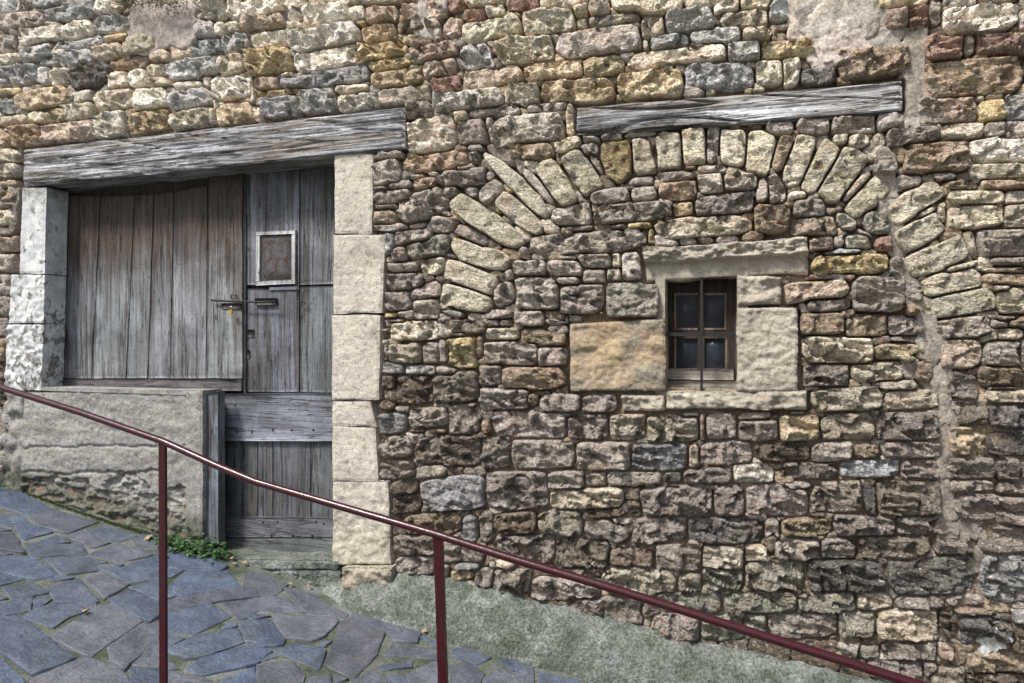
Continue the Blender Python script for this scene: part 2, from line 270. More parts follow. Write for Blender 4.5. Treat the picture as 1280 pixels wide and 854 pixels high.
DATA = """@0 0
0 40 100 20 60 b;100 25 170 15 60 g;170 30 320 5 50 b;0 115 220 85 85 g;225 85 475 45 80 b;480 45 550 40 70 w;560 40 620 40 90 c
85 190 315 150 90 w;325 160 460 140 90 w;470 135 640 100 90 b;980 145 1070 140 90 b;1070 145 1120 145 50 w;1010 60 1130 40 100 w;1130 45 1200 35 90 w;1120 160 1200 140 50 c
1115 215 1240 205 85 b;965 245 1090 235 75 b;850 270 960 245 70 p;620 250 765 215 80 c;525 200 640 195 30 y;0 225 75 215 90 g;0 300 90 280 50 w;95 280 260 240 80 b;260 240 520 200 50 b;465 275 610 245 90 c;200 305 290 305 45 b;290 300 460 285 90 b;560 325 730 300 60 t
0 380 180 365 105 b;185 375 240 370 80 b;245 380 355 375 80 w;360 390 550 355 110 d;540 405 640 395 80 c;645 400 725 380 75 w;730 355 825 340 60 c;730 415 850 410 50 c;760 290 850 280 50 p;830 365 1090 320 90 b;1100 340 1220 310 80 c
880 425 1010 425 30 w;1010 405 1050 405 50 w;1055 445 1250 430 95 w;0 465 100 460 30 o;0 540 75 520 90 b;80 515 345 465 75 o;330 500 460 480 45 w;480 510 660 480 90 c;665 500 840 475 95 w;840 515 1045 480 90 b
0 600 140 600 45 c;140 595 220 590 45 c;240 585 320 575 55 o;320 565 465 545 75 c;0 690 50 680 80 t;50 680 200 670 100 t;215 680 465 645 90 p;475 640 625 620 130 w;630 630 840 595 100 o;845 610 1075 580 90 c;1080 590 1260 560 90 o;0 780 120 775 50 c
1260 480 1285 480 90 c;1270 570 1310 560 70 c;330 430 345 430 60 b;650 640 740 635 30 g
@320 0
-70 50 250 5 80 w;260 10 420 0 40 c;-70 115 140 100 80 p;160 95 460 45 110 w;465 75 550 60 80 w;550 80 715 70 90 p;480 120 550 115 35 y;470 10 740 10 40 c;-30 205 145 190 80 w
165 225 520 150 105 w;525 175 700 155 90 o;710 125 850 140 75 k;720 60 950 70 100 p;950 30 1040 20 45 r;1055 20 1245 0 40 c;1050 80 1145 75 60 r;1150 60 1245 50 70 c;850 120 930 120 60 p;760 205 930 175 70 p;775 285 1010 235 90 p;930 150 1030 140 100 p
1020 175 1325 105 95 c;-55 310 175 300 140 y;185 320 500 270 100 w;505 270 750 235 90 y;560 335 770 300 60 y;500 225 530 225 30 c;1015 295 1195 285 120 b;1165 260 1195 260 80 c;1200 265 1485 240 130 c
-10 420 115 415 70 p;115 375 205 375 35 c;120 415 300 405 65 b;0 480 235 450 45 y;305 400 565 370 85 b;395 450 565 440 40 c;570 410 830 375 85 o;835 355 1005 335 90 p;15 540 215 525 100 b;220 510 395 500 125 b;410 520 605 500 80 w;605 490 870 460 90 c
875 430 1025 415 90 r;1030 400 1330 365 85 p;890 515 1240 490 95 w;1245 490 1265 490 60 c;1270 480 1415 465 110 c;745 560 875 545 90 g;755 690 1000 650 165 c;990 590 1065 580 60 c;1060 575 1320 545 50 g;1015 665 1150 655 130 g;1145 615 1195 615 70 g;1170 665 1545 635 140 g
580 775 735 765 50 g;740 835 1060 785 80 t;1065 740 1130 740 40 g;1070 785 1120 780 50 g
@640 0
-30 25 130 25 55 r;140 15 345 5 45 c;50 115 320 105 120 c;300 55 380 50 65 c;380 60 490 45 70 c;320 115 375 110 40 c;380 105 640 85 55 c;500 35 860 25 80 c;860 20 1050 5 50 c;1005 45 1130 30 70 c;1150 20 1290 10 50 c
650 140 755 130 115 c;770 115 1005 95 120 b;1045 100 1285 85 75 c;215 240 640 190 145 g;685 220 880 190 75 b;660 230 685 230 50 c;890 185 1145 165 75 b;1150 175 1395 160 65 c;60 365 350 335 95 o;355 335 555 310 110 o;580 310 1065 255 90 c;1085 260 1240 255 90 b
1250 255 1505 235 80 o;1215 365 1355 355 105 c;140 455 500 445 110 o;540 430 860 400 120 o;860 380 1215 370 120 b;755 330 850 325 20 t;85 540 280 530 35 g;292 530 292 680 45 c;355 695 440 690 40 g;445 685 550 680 40 g;560 670 720 655 40 g
215 735 345 700 55 c;0 755 205 740 80 t;1080 635 1240 625 25 k;345 760 425 740 70 g
@960 0
0 60 90 60 100 b;0 155 120 150 70 p;75 355 160 350 130 w;350 330 700 300 125 t;160 390 340 380 60 d;560 20 800 10 60 o;590 100 700 95 80 p;700 95 800 80 110 r;805 60 865 60 120 g;870 20 1040 10 40 g;1050 10 1240 5 30 k;870 115 1245 75 125 w;1250 120 1320 110 110 g
795 250 970 240 110 r;975 230 1030 230 80 p;1035 225 1320 220 100 r;780 405 1270 375 185 t;760 560 1045 540 125 p;1050 555 1185 550 105 y;1180 530 1310 525 130 b;1085 485 1180 480 25 g;1030 500 1085 490 40 g
0 635 130 630 75 g;135 630 300 625 85 g;320 620 540 615 90 g;540 600 665 595 90 g;600 690 860 670 80 g;870 665 1070 650 80 c;1085 650 1180 645 65 g;1190 650 1320 650 80 g;335 692 400 692 35 c;400 710 490 700 50 c;690 795 990 780 155 t;1010 760 1330 755 130 w
110 90 400 100 210 P;220 260 420 240 160 P;440 110 670 140 220 G;700 230 780 200 170 G;690 380 765 380 180 G;680 520 750 520 120 G;660 610 755 600 60 G
@0 0
660 130 970 120 200 P
@0 200
0 60 85 60 70 c;0 120 85 115 50 t;0 180 80 175 70 t;0 230 80 220 30 g;0 300 70 290 90 c;0 360 60 350 60 g;0 420 80 420 80 p;0 520 80 510 90 g;0 620 42 620 100 g;0 730 38 730 90 g;65 250 95 250 200 G
@0 400
0 40 30 40 90 g;0 150 20 150 120 t;0 520 80 510 90 k;0 600 70 600 70 k;0 690 50 690 90 k;0 760 30 760 50 k;0 250 18 250 70 k;0 380 10 380 80 k
@320 200
583 70 720 60 130 g;660 130 770 120 50 g;595 150 660 140 30 g;600 190 775 175 75 g;605 238 710 230 20 g;590 290 700 285 70 t;770 85 840 80 25 c;800 125 900 115 65 t;870 75 935 68 18 c;915 105 1150 80 85 g;1010 45 1070 42 20 g;722 265 940 180 130 g
935 155 1010 155 55 g;1145 80 1190 85 45 g;1055 160 1110 160 40 g;1130 200 1220 120 80 g;880 315 1005 315 80 g;930 265 985 285 30 g;580 345 760 340 40 g;765 340 850 335 25 g;668 365 668 470 40 b;695 390 875 370 70 g;680 475 750 475 70 g;765 465 960 420 90 m
665 540 805 530 50 g;660 610 830 605 90 g;835 530 935 525 75 c;990 340 1150 410 50 g;955 465 1005 485 25 g;770 665 930 650 70 g;645 710 765 700 95 g;790 750 915 745 100 g;705 780 785 770 40 g;635 785 700 780 35 y;920 780 1130 795 40 g;1130 785 1290 775 45 g
1195 690 1285 650 100 g;1215 590 1280 560 45 g
@640 200
570 110 710 105 50 g;715 90 910 75 50 g;595 170 720 165 85 g;735 165 925 150 105 t;395 200 585 175 75 g;195 290 395 265 105 g;930 120 1055 110 100 g;1060 110 1225 100 80 g;1230 150 1285 150 100 g;925 50 1070 40 45 g;870 48 920 42 20 r
405 275 800 240 100 g;805 243 910 235 65 o;910 230 1200 220 100 g;710 345 1200 310 95 c;1210 300 1395 290 125 t;580 335 690 330 30 y;697 345 697 415 25 y;170 330 260 335 30 g;260 340 400 340 22 g;500 335 570 335 20 g;90 430 670 400 115 g
10 540 170 545 70 g;180 545 355 540 85 g;245 487 320 487 25 g;325 500 500 505 75 g;350 585 465 580 70 g;545 530 640 520 150 g;500 500 545 500 80 c;475 570 545 570 60 c;650 480 700 480 100 m;660 570 735 570 80 m
25 665 235 665 165 g;210 605 335 605 45 g;240 700 460 695 155 g;470 700 750 695 170 m;435 765 460 765 55 w;0 790 160 790 70 g;165 815 385 815 75 g;40 440 85 490 40 g
@960 200
0 150 80 140 130 g;130 240 280 235 90 g;105 340 350 330 95 p;100 190 190 175 40 c;330 290 435 335 55 m;300 255 370 235 30 p;480 320 600 310 110 m;445 345 530 390 30 g;540 430 610 425 80 r;200 425 325 420 75 p;330 410 380 400 50 g;385 410 500 410 65 m
40 570 140 550 40 g;225 520 600 510 100 y;230 472 480 460 30 b;605 530 665 540 80 g;35 590 160 580 35 b;165 588 320 588 25 t;85 660 400 645 95 p;200 730 415 715 55 g;420 675 685 670 170 g;385 590 435 590 30 r;690 640 780 680 100 g;690 760 810 740 70 t
170 820 380 820 95 t;390 830 595 825 105 t;605 830 765 830 100 g;800 80 930 80 35 g;1010 60 1320 50 85 c;540 30 630 40 75 g;655 115 760 105 50 g;885 125 1050 125 35 t;1055 118 1320 118 40 t;900 185 1180 190 55 c;1190 190 1320 180 50 w;895 290 1180 280 110 c;1185 285 1330 280 110 c
870 212 870 315 38 c;1050 415 1320 410 130 g;1000 365 1030 480 40 c;1110 515 1320 510 40 g;1065 550 1320 550 30 c;1070 592 1320 597 55 t;1125 645 1200 645 30 g;1150 720 1320 700 130 c;1145 790 1250 790 40 g;560 170 640 120 60 G;560 230 600 200 60 G
@320 400
615 50 665 50 60 g;668 60 905 50 100 c;625 5 740 0 30 g;945 25 1150 20 90 u;1155 15 1215 12 40 g;1220 12 1290 15 40 g;620 150 660 150 100 g;670 165 825 170 110 c;835 170 915 165 110 g;920 160 958 155 100 g;962 165 1100 160 150 y;1100 140 1125 140 100 t;920 68 1040 68 22 g;720 115 770 115 15 g
625 240 740 240 55 b;745 250 900 252 55 b;900 255 1000 260 45 g;700 355 885 345 145 k;885 350 1110 330 155 u;620 310 690 320 70 k;570 375 690 370 45 k;600 430 690 430 60 k;1155 68 1310 68 60 c;1145 165 1405 165 115 g;1125 275 1225 275 100 g;1235 290 1550 290 100 t;1125 390 1355 400 100 g
615 515 755 510 110 b;700 450 770 450 40 g;770 500 960 485 100 g;965 500 1120 490 160 g;760 560 850 545 40 k;870 555 950 555 30 t;1130 540 1175 530 60 t;1180 520 1550 530 125 g;610 640 780 630 110 g;790 640 1120 650 150 u;765 580 900 590 30 d
1135 660 1270 660 160 g;1275 670 1590 670 140 g;610 750 795 740 90 g;800 765 940 755 60 c;835 880 1145 865 165 B;1150 850 1455 855 190 g
@640 400
45 85 270 95 75 t;270 68 335 68 40 g;130 185 265 180 90 g;145 420 340 415 80 g;345 430 515 420 80 g;85 400 130 400 40 k;540 415 730 410 90 c
280 535 475 535 125 g;490 540 665 535 125 c;670 550 935 545 120 c;970 535 1120 530 115 g;1130 550 1330 545 105 g;1130 490 1290 485 28 c;860 475 935 470 20 w;952 470 952 600 22 t;325 680 590 680 140 g;595 690 880 685 130 B;885 680 935 680 110 c;938 665 1200 665 110 g;1210 670 1490 660 90 k
180 800 360 800 90 g;370 795 470 795 60 g;480 785 740 790 60 g;770 785 845 785 40 d;860 780 1100 775 60 g;1105 770 1300 760 90 w
@960 400
178 150 525 155 125 c;535 155 765 155 85 o;615 95 785 105 35 g;185 280 405 280 115 g;415 275 660 250 90 c;775 210 775 300 60 t;555 330 735 330 40 g;215 400 560 385 120 c;595 405 840 400 95 c;515 462 560 465 25 c;55 540 255 530 130 o;105 465 190 462 30 c
262 535 530 530 130 c;545 530 850 530 145 g;215 660 420 660 100 g;430 660 550 660 70 t;570 645 850 650 80 g;80 750 345 755 75 g;360 740 655 735 85 B;660 745 845 750 90 g;870 170 1055 170 145 p;1065 90 1150 80 40 c;1145 70 1260 68 55 c;1090 170 1265 175 130 g;905 310 1050 340 125 g
1040 275 1270 285 100 t;1270 180 1320 180 150 g;1120 340 1250 340 15 g;1100 385 1320 385 60 c;920 470 1100 470 110 u;1100 470 1320 480 105 d;910 600 1095 600 140 o;1095 620 1320 610 110 d;910 750 1130 750 110 g;1140 750 1260 755 110 g;1265 750 1330 750 100 g;1115 20 1200 20 40 g;1200 10 1320 10 50 t
670 230 730 250 60 G;790 130 850 200 80 G;800 320 900 340 90 G;850 440 905 480 120 G;850 600 905 650 110 G;855 740 905 760 80 G;790 40 830 60 90 G
@320 600
650 45 800 40 70 k;685 120 820 125 110 k;740 220 1030 210 110 t;1035 240 1110 240 120 B;1115 230 1190 225 150 g;1190 225 1405 210 110 k;700 330 885 320 110 g;1190 335 1500 335 130 g;950 365 1130 375 65 g;700 420 890 425 80 g;970 480 1085 465 45 o;1010 435 1120 435 40 b;1100 480 1185 490 80 g;1185 405 1290 430 50 c;1190 490 1365 505 110 g;900 460 965 460 50 g
@640 600
200 95 555 90 95 c;645 100 1000 105 140 g;1010 115 1160 110 150 g;1170 95 1480 105 140 g;565 150 650 150 80 k;130 215 350 215 120 u;365 170 600 160 40 k;370 250 580 250 100 g;500 215 600 215 60 g;605 250 870 250 125 g;880 250 1255 250 130 d;1265 250 1340 250 100 g;215 365 480 375 150 u
715 385 945 385 140 g;490 390 710 390 70 k;955 380 1155 400 110 c;1165 360 1300 360 90 c;250 450 440 460 50 u;450 500 820 510 120 c;835 515 950 520 90 m;950 490 1155 500 110 m;1165 480 1460 490 130 m;100 530 440 570 90 g;730 605 1050 610 95 m;1055 605 1425 600 95 m;290 640 650 660 130 g;640 650 740 660 60 g;700 730 940 740 120 g;940 740 1150 740 90 m;1160 720 1260 725 70 m
@960 600
80 40 235 35 40 g;215 85 460 85 150 g;512 40 512 175 50 d;545 90 850 90 170 u;910 25 1120 25 70 g;1150 35 1320 40 80 g;940 130 1320 150 130 g;1060 290 1320 300 110 g;215 175 290 175 30 k;60 235 320 225 80 o;0 260 50 260 80 g;320 225 630 225 95 g;650 225 860 230 85 g;860 180 960 210 120 G;960 230 1050 230 100 G
-20 350 15 350 80 g;35 345 260 345 90 g;265 340 435 340 90 g;445 340 795 340 110 u;845 325 1010 320 75 g;190 475 585 480 150 d;600 490 1020 480 190 d;1060 490 1320 500 220 B;150 610 435 610 90 m;445 605 615 605 70 c;640 605 880 605 60 g;885 600 1080 600 70 g;900 650 1120 655 40 t;885 665 950 665 35 y
10 730 345 730 110 g;350 720 520 720 110 m;560 715 850 720 140 c;850 700 940 700 120 k;960 740 1220 740 130 d;1225 690 1320 690 60 b;1020 400 1055 420 140 G
@960 654
450 650 550 650 45 m;575 650 840 650 70 g;510 720 770 720 80 g;775 720 835 715 70 g;820 770 975 760 80 g;850 630 915 640 60 p;1000 700 1320 690 90 t;990 790 1320 790 80 k;1230 560 1320 580 150 k;350 640 450 640 60 m
@0 0
4600 1520 4690 1760 88 G;4690 1720 4720 2080 100 G;4722 2040 4728 2400 84 G;4722 2400 4722 2760 84 G;4560 250 4600 640 110 G;4440 760 4432 1040 72 G;4448 1000 4500 1280 56 G;4500 1280 4600 1540 56 G
4000 40 4360 60 260 P;4100 240 4330 220 160 P;4280 100 4480 140 240 G;2100 30 2200 60 240 P
@960 654
1060 610 1200 560 70 W
"""
ARCH = """566 249 652 308 26 a;606 191 686 271 17 a;625 243 676 292 22 a;680 203 711 257 25 a;657 212 693 258 8 g;715 192 744 239 29 a;732 186 764 231 9 g;769 177 772 228 37 n;802 172 808 218 27 a;811 171 818 197 7 g;835 168 836 211 30 a;867 162 868 206 27 a;892 160 890 205 13 g;918 162 915 207 32 a;952 166 946 218 33 a;987 172 970 212 17 t;1010 170 986 232 29 a;1041 182 1008 241 26 a;1071 190 1030 252 34 a;1052 253 1084 217 8 g;1062 268 1103 230 24 a;1114 272 1173 236 30 a;1123 303 1176 278 29 a;1136 336 1208 309 28 a;1150 362 1225 345 24 a;1166 385 1243 372 25 a;1170 413 1238 408 24 g;1146 270 1168 259 8 a;1185 338 1219 331 6 a;566 307 634 333 24 a;556 335 621 360 26 a;551 364 612 382 26 a
"""
PAVE = """@0 600
0,45 70,45 250,150 140,175 35,150 0,135;0,178 90,178 185,240 0,228;150,185 265,155 480,215 330,270 200,235;70,243 210,248 260,265 130,300;-40,240 55,255 -40,275;-40,282 60,265 120,370 -40,340;200,310 280,283 345,318 210,316;130,325 200,322 400,333 435,378 300,380 165,395;335,290 400,262 545,320 460,342;425,258 520,235 690,280 570,318;-40,352 60,378 -40,385;-40,395 70,380 180,400 275,480 175,500 -40,455;225,405 440,390 490,455 310,478;440,380 590,325 760,380 610,412;450,402 540,418 455,424;555,420 620,430 600,440;640,430 790,376 830,380 835,436;665,305 740,290 835,345 810,352 690,347
500,440 640,437 795,442 910,457 850,490 650,516;800,362 900,368 1060,400 1130,440 1080,463 920,452 845,436;-40,465 115,500 -40,540;15,545 160,520 245,570 70,602;245,505 290,480 370,497 260,517;240,545 395,500 485,612 280,618;430,500 500,465 640,530 520,597;650,545 790,508 835,540 885,585 790,605;845,540 930,470 1130,465 1190,535 905,585;-40,575 40,600 -40,615;-40,628 160,590 150,660 -40,685;165,600 215,590 260,603 170,655
120,690 200,635 370,625 440,655 345,690 270,740;385,625 480,620 470,655;545,600 650,560 795,620 815,670 745,715 610,650;825,620 900,592 1200,542 1270,560 1285,590 1130,608 830,668;265,790 480,640 560,625 705,705 455,880;1120,620 1240,610 1300,650 1200,710;830,680 1050,628 1145,690 970,775 830,758;690,285 760,275 790,300 740,300
@0 654
-60,480 100,470 360,680 150,755 -60,600;-60,650 20,690 120,800 100,900 -60,900;170,790 420,680 590,730 640,800 640,900 160,900;545,630 730,500 795,498 800,570 625,735 560,690;660,710 790,580 810,640 890,730;825,558 925,580 830,632;840,640 1000,560 1180,535 1210,605 1000,680 940,685;950,730 1010,685 1220,622 1270,620 1350,650 1270,715 1020,765;1195,505 1290,495 1340,600 1225,598;1110,530 1165,502 1185,520 1150,530
820,750 1000,775 1100,830 1100,900 820,900;1115,790 1270,728 1290,900 1125,900;655,735 800,745 800,900 655,900
@320 654
-50,255 40,262 155,310 100,360 0,380 -60,335;-90,395 75,368 160,385 235,450 0,435 -60,440;150,335 250,350 450,455 440,470 260,450;-60,455 70,472 -30,492;-70,500 65,493 140,590 130,612 10,620;90,465 400,480 405,500 340,570 270,595 150,575;90,640 200,605 345,645 310,735;0,640 60,645 110,670 10,700;10,722 180,703 240,770 200,900 10,900;305,615 350,593 380,597 345,625;355,700 430,500 480,480 635,560 600,660 490,772;475,465 530,445 815,555 795,600 690,590 640,540;640,660 690,605 905,640 900,690;810,570 850,575 905,600 905,628;620,720 780,692 775,725 640,745;750,765 900,700 950,720 945,840 860,900;380,760 460,790 400,802;480,800 590,745 650,790 650,900 480,900;280,780 370,770 380,900 260,900
985,640 1050,630 1170,680 1100,712 990,670;970,720 1050,703 1140,760 1060,900 970,900;1150,780 1220,733 1290,770 1380,900 1120,900;1200,690 1290,692 1370,735 1290,745;660,765 735,770 840,900 665,900
@640 654
10,705 100,730 110,830 30,780;140,750 330,795 420,900 140,900
"""
# ------------------------------------------------------------ the building
house = empty('stone_house', tuple(P(640, 760)))
tag(house, 'old rubble stone house front with blocked arch, timber lintels and grey plank door', 'building')
hl = Vector(house.location)
def L(vs, par):                                        # world -> local of a thing
    o = Vector(par.location) if par else Vector()
    return [Vector(v) - o for v in vs]

# stones: centre lines with thickness, in photo pixels, later laid onto the wall plane
stones = []                                            # x0,y0,x1,y1,h,colour,kind
for line in DATA.strip().splitlines():
    if line[0] == '@': ox, oy = map(float, line[1:].split()); continue
    for it in line.split(';'):
        a = it.split()
        if len(a) < 6: continue
        x0, y0, x1, y1, h = map(float, a[:5])
        stones.append([ox + x0 / 4, oy + y0 / 4, ox + x1 / 4, oy + y1 / 4, h / 4, a[5], 'plaster' if a[5] in 'PGW' else 'stone'])
for it in ARCH.strip().split(';'):
    a = it.split(); stones.append([*map(float, a[:5]), a[5], 'arch' if a[5] in 'an' else 'stone'])
# courses that carry on beyond the picture
def margin(x0, x1, y0, y1):
    y = y0
    while y < y1 - 12:
        h = random.uniform(20, 34); x = x0 + random.uniform(-20, 0)
        while x < x1 - 14:
            w = random.uniform(35, 95); w = min(w, x1 - x)
            if w > 12: stones.append([x, y + h / 2, x + w - 2, y + h / 2 + random.uniform(-2, 2), h - 2, random.choice('cgtgcow' if y < 450 else 'gtgkud'), 'margin'])
            x += w
        y += h
margin(-330, -8, -190, 640); margin(-8, 1322, -190, -14); margin(1328, 1620, -190, 1000); margin(700, 1320, 866, 1000)
n = len(stones)
A = np.array([s[:5] for s in stones])
cx = (A[:, 0] + A[:, 2]) / 2; cy = (A[:, 1] + A[:, 3]) / 2
dx = A[:, 2] - A[:, 0]; dy = A[:, 3] - A[:, 1]; ln = np.hypot(dx, dy)
ha = ln / 2; hb = A[:, 4] / 2; ux, uy = dx / ln, dy / ln
# a vertical offset of the box that a sheared course produces is small, keep boxes rotated
rc = np.minimum(ha, hb) * rs.uniform(.12, .45, n)
def sd_box(px, py, i):
    lx = (px - cx[i]) * ux[i] + (py - cy[i]) * uy[i]; ly = -(px - cx[i]) * uy[i] + (py - cy[i]) * ux[i]
    qx = np.abs(lx) - (ha[i] - rc[i]); qy = np.abs(ly) - (hb[i] - rc[i])
    return np.hypot(np.maximum(qx, 0), np.maximum(qy, 0)) + np.minimum(np.maximum(qx, qy), 0) - rc[i]
# openings, beams and dressed blocks that rubble must keep clear of (convex polygons)
OBST = [[(24, 186), (508, 132), (508, 188), (28, 236)], [(718, 132), (1131, 99), (1131, 140), (718, 170)],
        [(28, 225), (90, 220), (78, 490), (4, 492)], [(60, 225), (420, 185), (420, 700), (60, 680)],
        [(415, 185), (466, 185), (466, 294), (415, 294)], [(412, 290), (482, 290), (477, 500), (412, 500)],
        [(412, 495), (474, 500), (473, 604), (412, 604)], [(412, 600), (489, 602), (491, 746), (412, 746)],
        [(800, 312), (1010, 294), (1012, 346), (922, 356), (804, 354)], [(918, 344), (978, 341), (981, 382), (918, 384)],
        [(918, 382), (998, 382), (1001, 492), (918, 492)], [(709, 404), (745, 398), (832, 398), (832, 490), (709, 491)],
        [(772, 492), (1012, 488), (1012, 514), (772, 516)], [(825, 350), (925, 350), (925, 492), (825, 492)],
        [(12, 486), (255, 486), (255, 690), (0, 625)],
        [(0, 486), (30, 486), (30, 620), (0, 612)] if False else [(252, 480), (420, 480), (420, 720), (252, 700)],
        [(395, 735), (490, 722), (560, 722), (640, 742), (712, 761), (805, 784), (900, 803), (1000, 828), (1090, 850), (1350, 900), (395, 900)]]
def sd_poly(px, py, poly):                              # convex: signed distance (negative inside)
    m = None
    c0 = np.mean([p[0] for p in poly]), np.mean([p[1] for p in poly])
    d = np.full(np.shape(px), -1e9)
    for (ax, ay), (bx, by) in zip(poly, poly[1:] + poly[:1]):
        nx, ny = by - ay, -(bx - ax); q = math.hypot(nx, ny); nx /= q; ny /= q
        if (c0[0] - ax) * nx + (c0[1] - ay) * ny > 0: nx, ny = -nx, -ny
        d = np.maximum(d, (px - ax) * nx + (py - ay) * ny)
    return d
def obst(px, py):
    d = np.full(np.shape(px), 1e9)
    for o in OBST: d = np.minimum(d, sd_poly(px, py, o))
    return d
EXP, GAP, NA = 4.4, 2.3, 72
def outline(i, others):
    """radius of stone i in NA directions (pixels), limited by its neighbours"""
    th = np.arange(NA) / NA * 2 * np.pi
    rmax = math.hypot(ha[i], hb[i]) + EXP + 2
    K = 46
    t = np.linspace(.0, 1, K)[None, :] * rmax
    px = cx[i] + np.cos(th)[:, None] * t; py = cy[i] + np.sin(th)[:, None] * t
    si = sd_box(px, py, i)
    ex = EXP if stones[i][6] != 'plaster' else 6
    nz = np.array([noise.noise((math.cos(q) * 1.6 + i * 3.1, math.sin(q) * 1.6, i * 1.7)) + .8 * noise.noise((math.cos(q) * 4.5 + i, math.sin(q) * 4.5, i * 2.7)) + .45 * noise.noise((math.cos(q) * 12 + i, math.sin(q) * 12, i * 2.7)) for q in th])
    amp = min(3.2, .9 + .11 * min(ha[i], hb[i])) if stones[i][6] != 'plaster' else 9
    bad = si > ex - 1.2 + nz[:, None] * amp
    for j in others:
        sj = sd_box(px, py, j)
        if stones[i][6] == 'plaster' or stones[j][6] == 'plaster': continue
        bad |= si + GAP > sj
    bad |= obst(px, py) < 1.0
    bad[:, 0] = False
    first = np.where(bad.any(1), bad.argmax(1), K)
    r = np.maximum(t[0][np.maximum(first - 1, 0)], .8)
    r = (np.roll(r, 1) + 4 * r + np.roll(r, -1)) / 6
    if stones[i][6] != 'plaster' and min(ha[i], hb[i]) > 3:      # break the outline into straight chipped runs
        rr = random.Random(i); ca = math.atan2(hb[i], ha[i]); rot = math.atan2(uy[i], ux[i])
        kn = {int(((q + rot + rr.uniform(-.10, .10)) % (2 * math.pi)) / (2 * math.pi) * NA) % NA for q in (ca * .93, math.pi - ca * .93, math.pi + ca * .93, -ca * .93)}
        kn |= {rr.randrange(NA) for _ in range(rr.randint(5, 9))}
        kn |= {int(((q + rot) % (2 * math.pi)) / (2 * math.pi) * NA) % NA for q in (0, math.pi / 2, math.pi, -math.pi / 2)}
        kn = sorted(kn); out = r.copy(); px_, py_ = np.cos(th) * r, np.sin(th) * r
        for a, b in zip(kn, kn[1:] + [kn[0] + NA]):
            b_ = b % NA; A_ = (px_[a], py_[a]); B_ = (px_[b_], py_[b_]); ex_, ey_ = B_[0] - A_[0], B_[1] - A_[1]
            for k in range(a, b):
                q = k % NA; c_, s_ = math.cos(th[q]), math.sin(th[q]); den = c_ * ey_ - s_ * ex_
                if abs(den) > 1e-6:
                    t_ = (A_[0] * ey_ - A_[1] * ex_) / den
                    if t_ > 0: out[q] = min(r[q], .6 * t_ + .4 * r[q]) if t_ < r[q] else r[q]
        r = out
    return r
nbr = []
br = ha + hb
for i in range(n):
    d = np.hypot(cx - cx[i], cy - cy[i]); nbr.append([j for j in np.where(d < br + br[i] + 8)[0] if j != i])
outl = [outline(i, nbr[i]) for i in range(n)]

def stone_mesh(c, R, tint, i, proud, rel, ang=0., flat=False, dens=1.):
    """grid-topology pebble: c centre px, R radii px per direction -> verts (world), faces, tint"""
    na = len(R)
    w = R[0] + R[na // 2]; h = R[na // 4] + R[3 * na // 4]
    nx = int(max(4, min(46, w / 2.0 * dens))); ny = int(max(4, min(34, h / 1.9 * dens)))
    s, t = np.meshgrid(np.linspace(-1, 1, nx + 1), np.linspace(-1, 1, ny + 1))
    rho = np.maximum(np.abs(s), np.abs(t)); thv = np.arctan2(t * h, s * w) % (2 * np.pi)
    f = thv / (2 * np.pi) * na; k = np.floor(f).astype(int) % na; fr = f - np.floor(f)
    Rv = R[k] * (1 - fr) + R[(k + 1) % na] * fr
    px = c[0] + np.cos(thv) * rho * Rv; py = c[1] + np.sin(thv) * rho * Rv
    x, y, z = dirs(px, py)
    X = x / y * D; Z = z / y * D + CAMZ
    mpp = D / y[ny // 2, nx // 2] / F * 1.05                     # metres per pixel here
    size = min(w, h) / 2 * mpp
    edge = np.clip((1 - rho) * Rv * mpp, 0, None)
    re = min(random.uniform(.003, .010), size * .45) if not flat else .008
    q = np.clip(edge / re, 0, 1); rnd = np.sqrt(1 - (1 - q) ** 2) * re
    ta, tb = random.uniform(-1, 1), random.uniform(-1, 1)
    verts = []
    for a in range(ny + 1):
        for b in range(nx + 1):
            p = Vector((X[a, b] + i * .37, i * 1.3, Z[a, b]))
            if flat: hh = .012 * noise.fractal(p * 14, 1, 2.1, 4)
            else:
                pw = Vector((p.x * 10 + .5 * noise.noise(p * 12), p.y, p.z * 19 + .5 * noise.noise(p * 11 + Vector((7, 0, 0)))))
                hh = rel * .9 * noise.noise(Vector((p.x * 6, p.y + 5, p.z * 10)))
                for fq, am in ((1., 1.), (2.6, .30)):
                    dd_, pp_ = noise.voronoi(pw * fq)
                    g = noise.cell_vector(pp_[0] * 37.7)
                    dv = pw * fq - pp_[0]
                    hh += rel * am * (4.8 * (dv.x * g.x + dv.z * (g.z - .25)) * .8 + .55 * g.y)
                hh += rel * .24 * noise.fractal(Vector((p.x * 38, p.y, p.z * 62)), .8, 2, 4)
                hh = max(-2.2 * rel, min(2.4 * rel, hh))
            q0 = q[a, b]
            tilt = (ta * (s[a, b]) * .25 + tb * t[a, b] * .45) * rel
            dep = proud + rnd[a, b] + (hh + tilt) * (.25 + .75 * q0)
            verts.append((X[a, b], D - dep, Z[a, b]))
    idx = lambda a, b: a * (nx + 1) + b
    faces = [(idx(a, b), idx(a + 1, b), idx(a + 1, b + 1), idx(a, b + 1)) for a in range(ny) for b in range(nx)]
    ring = [idx(0, b) for b in range(nx)] + [idx(a, nx) for a in range(ny)] + [idx(ny, b) for b in range(nx, 0, -1)] + [idx(a, 0) for a in range(ny, 0, -1)]
    base = len(verts)
    for r in ring:
        v = verts[r]; verts.append((v[0], D + .07, v[2]))
    m = len(ring)
    faces += [(ring[a], ring[(a + 1) % m], base + (a + 1) % m, base + a) for a in range(m)]
    tt = np.array(tint) * random.uniform(.72, 1.28); tt = tt * (1 + rs.uniform(-.02, .02, 3))
    return verts, faces, tt
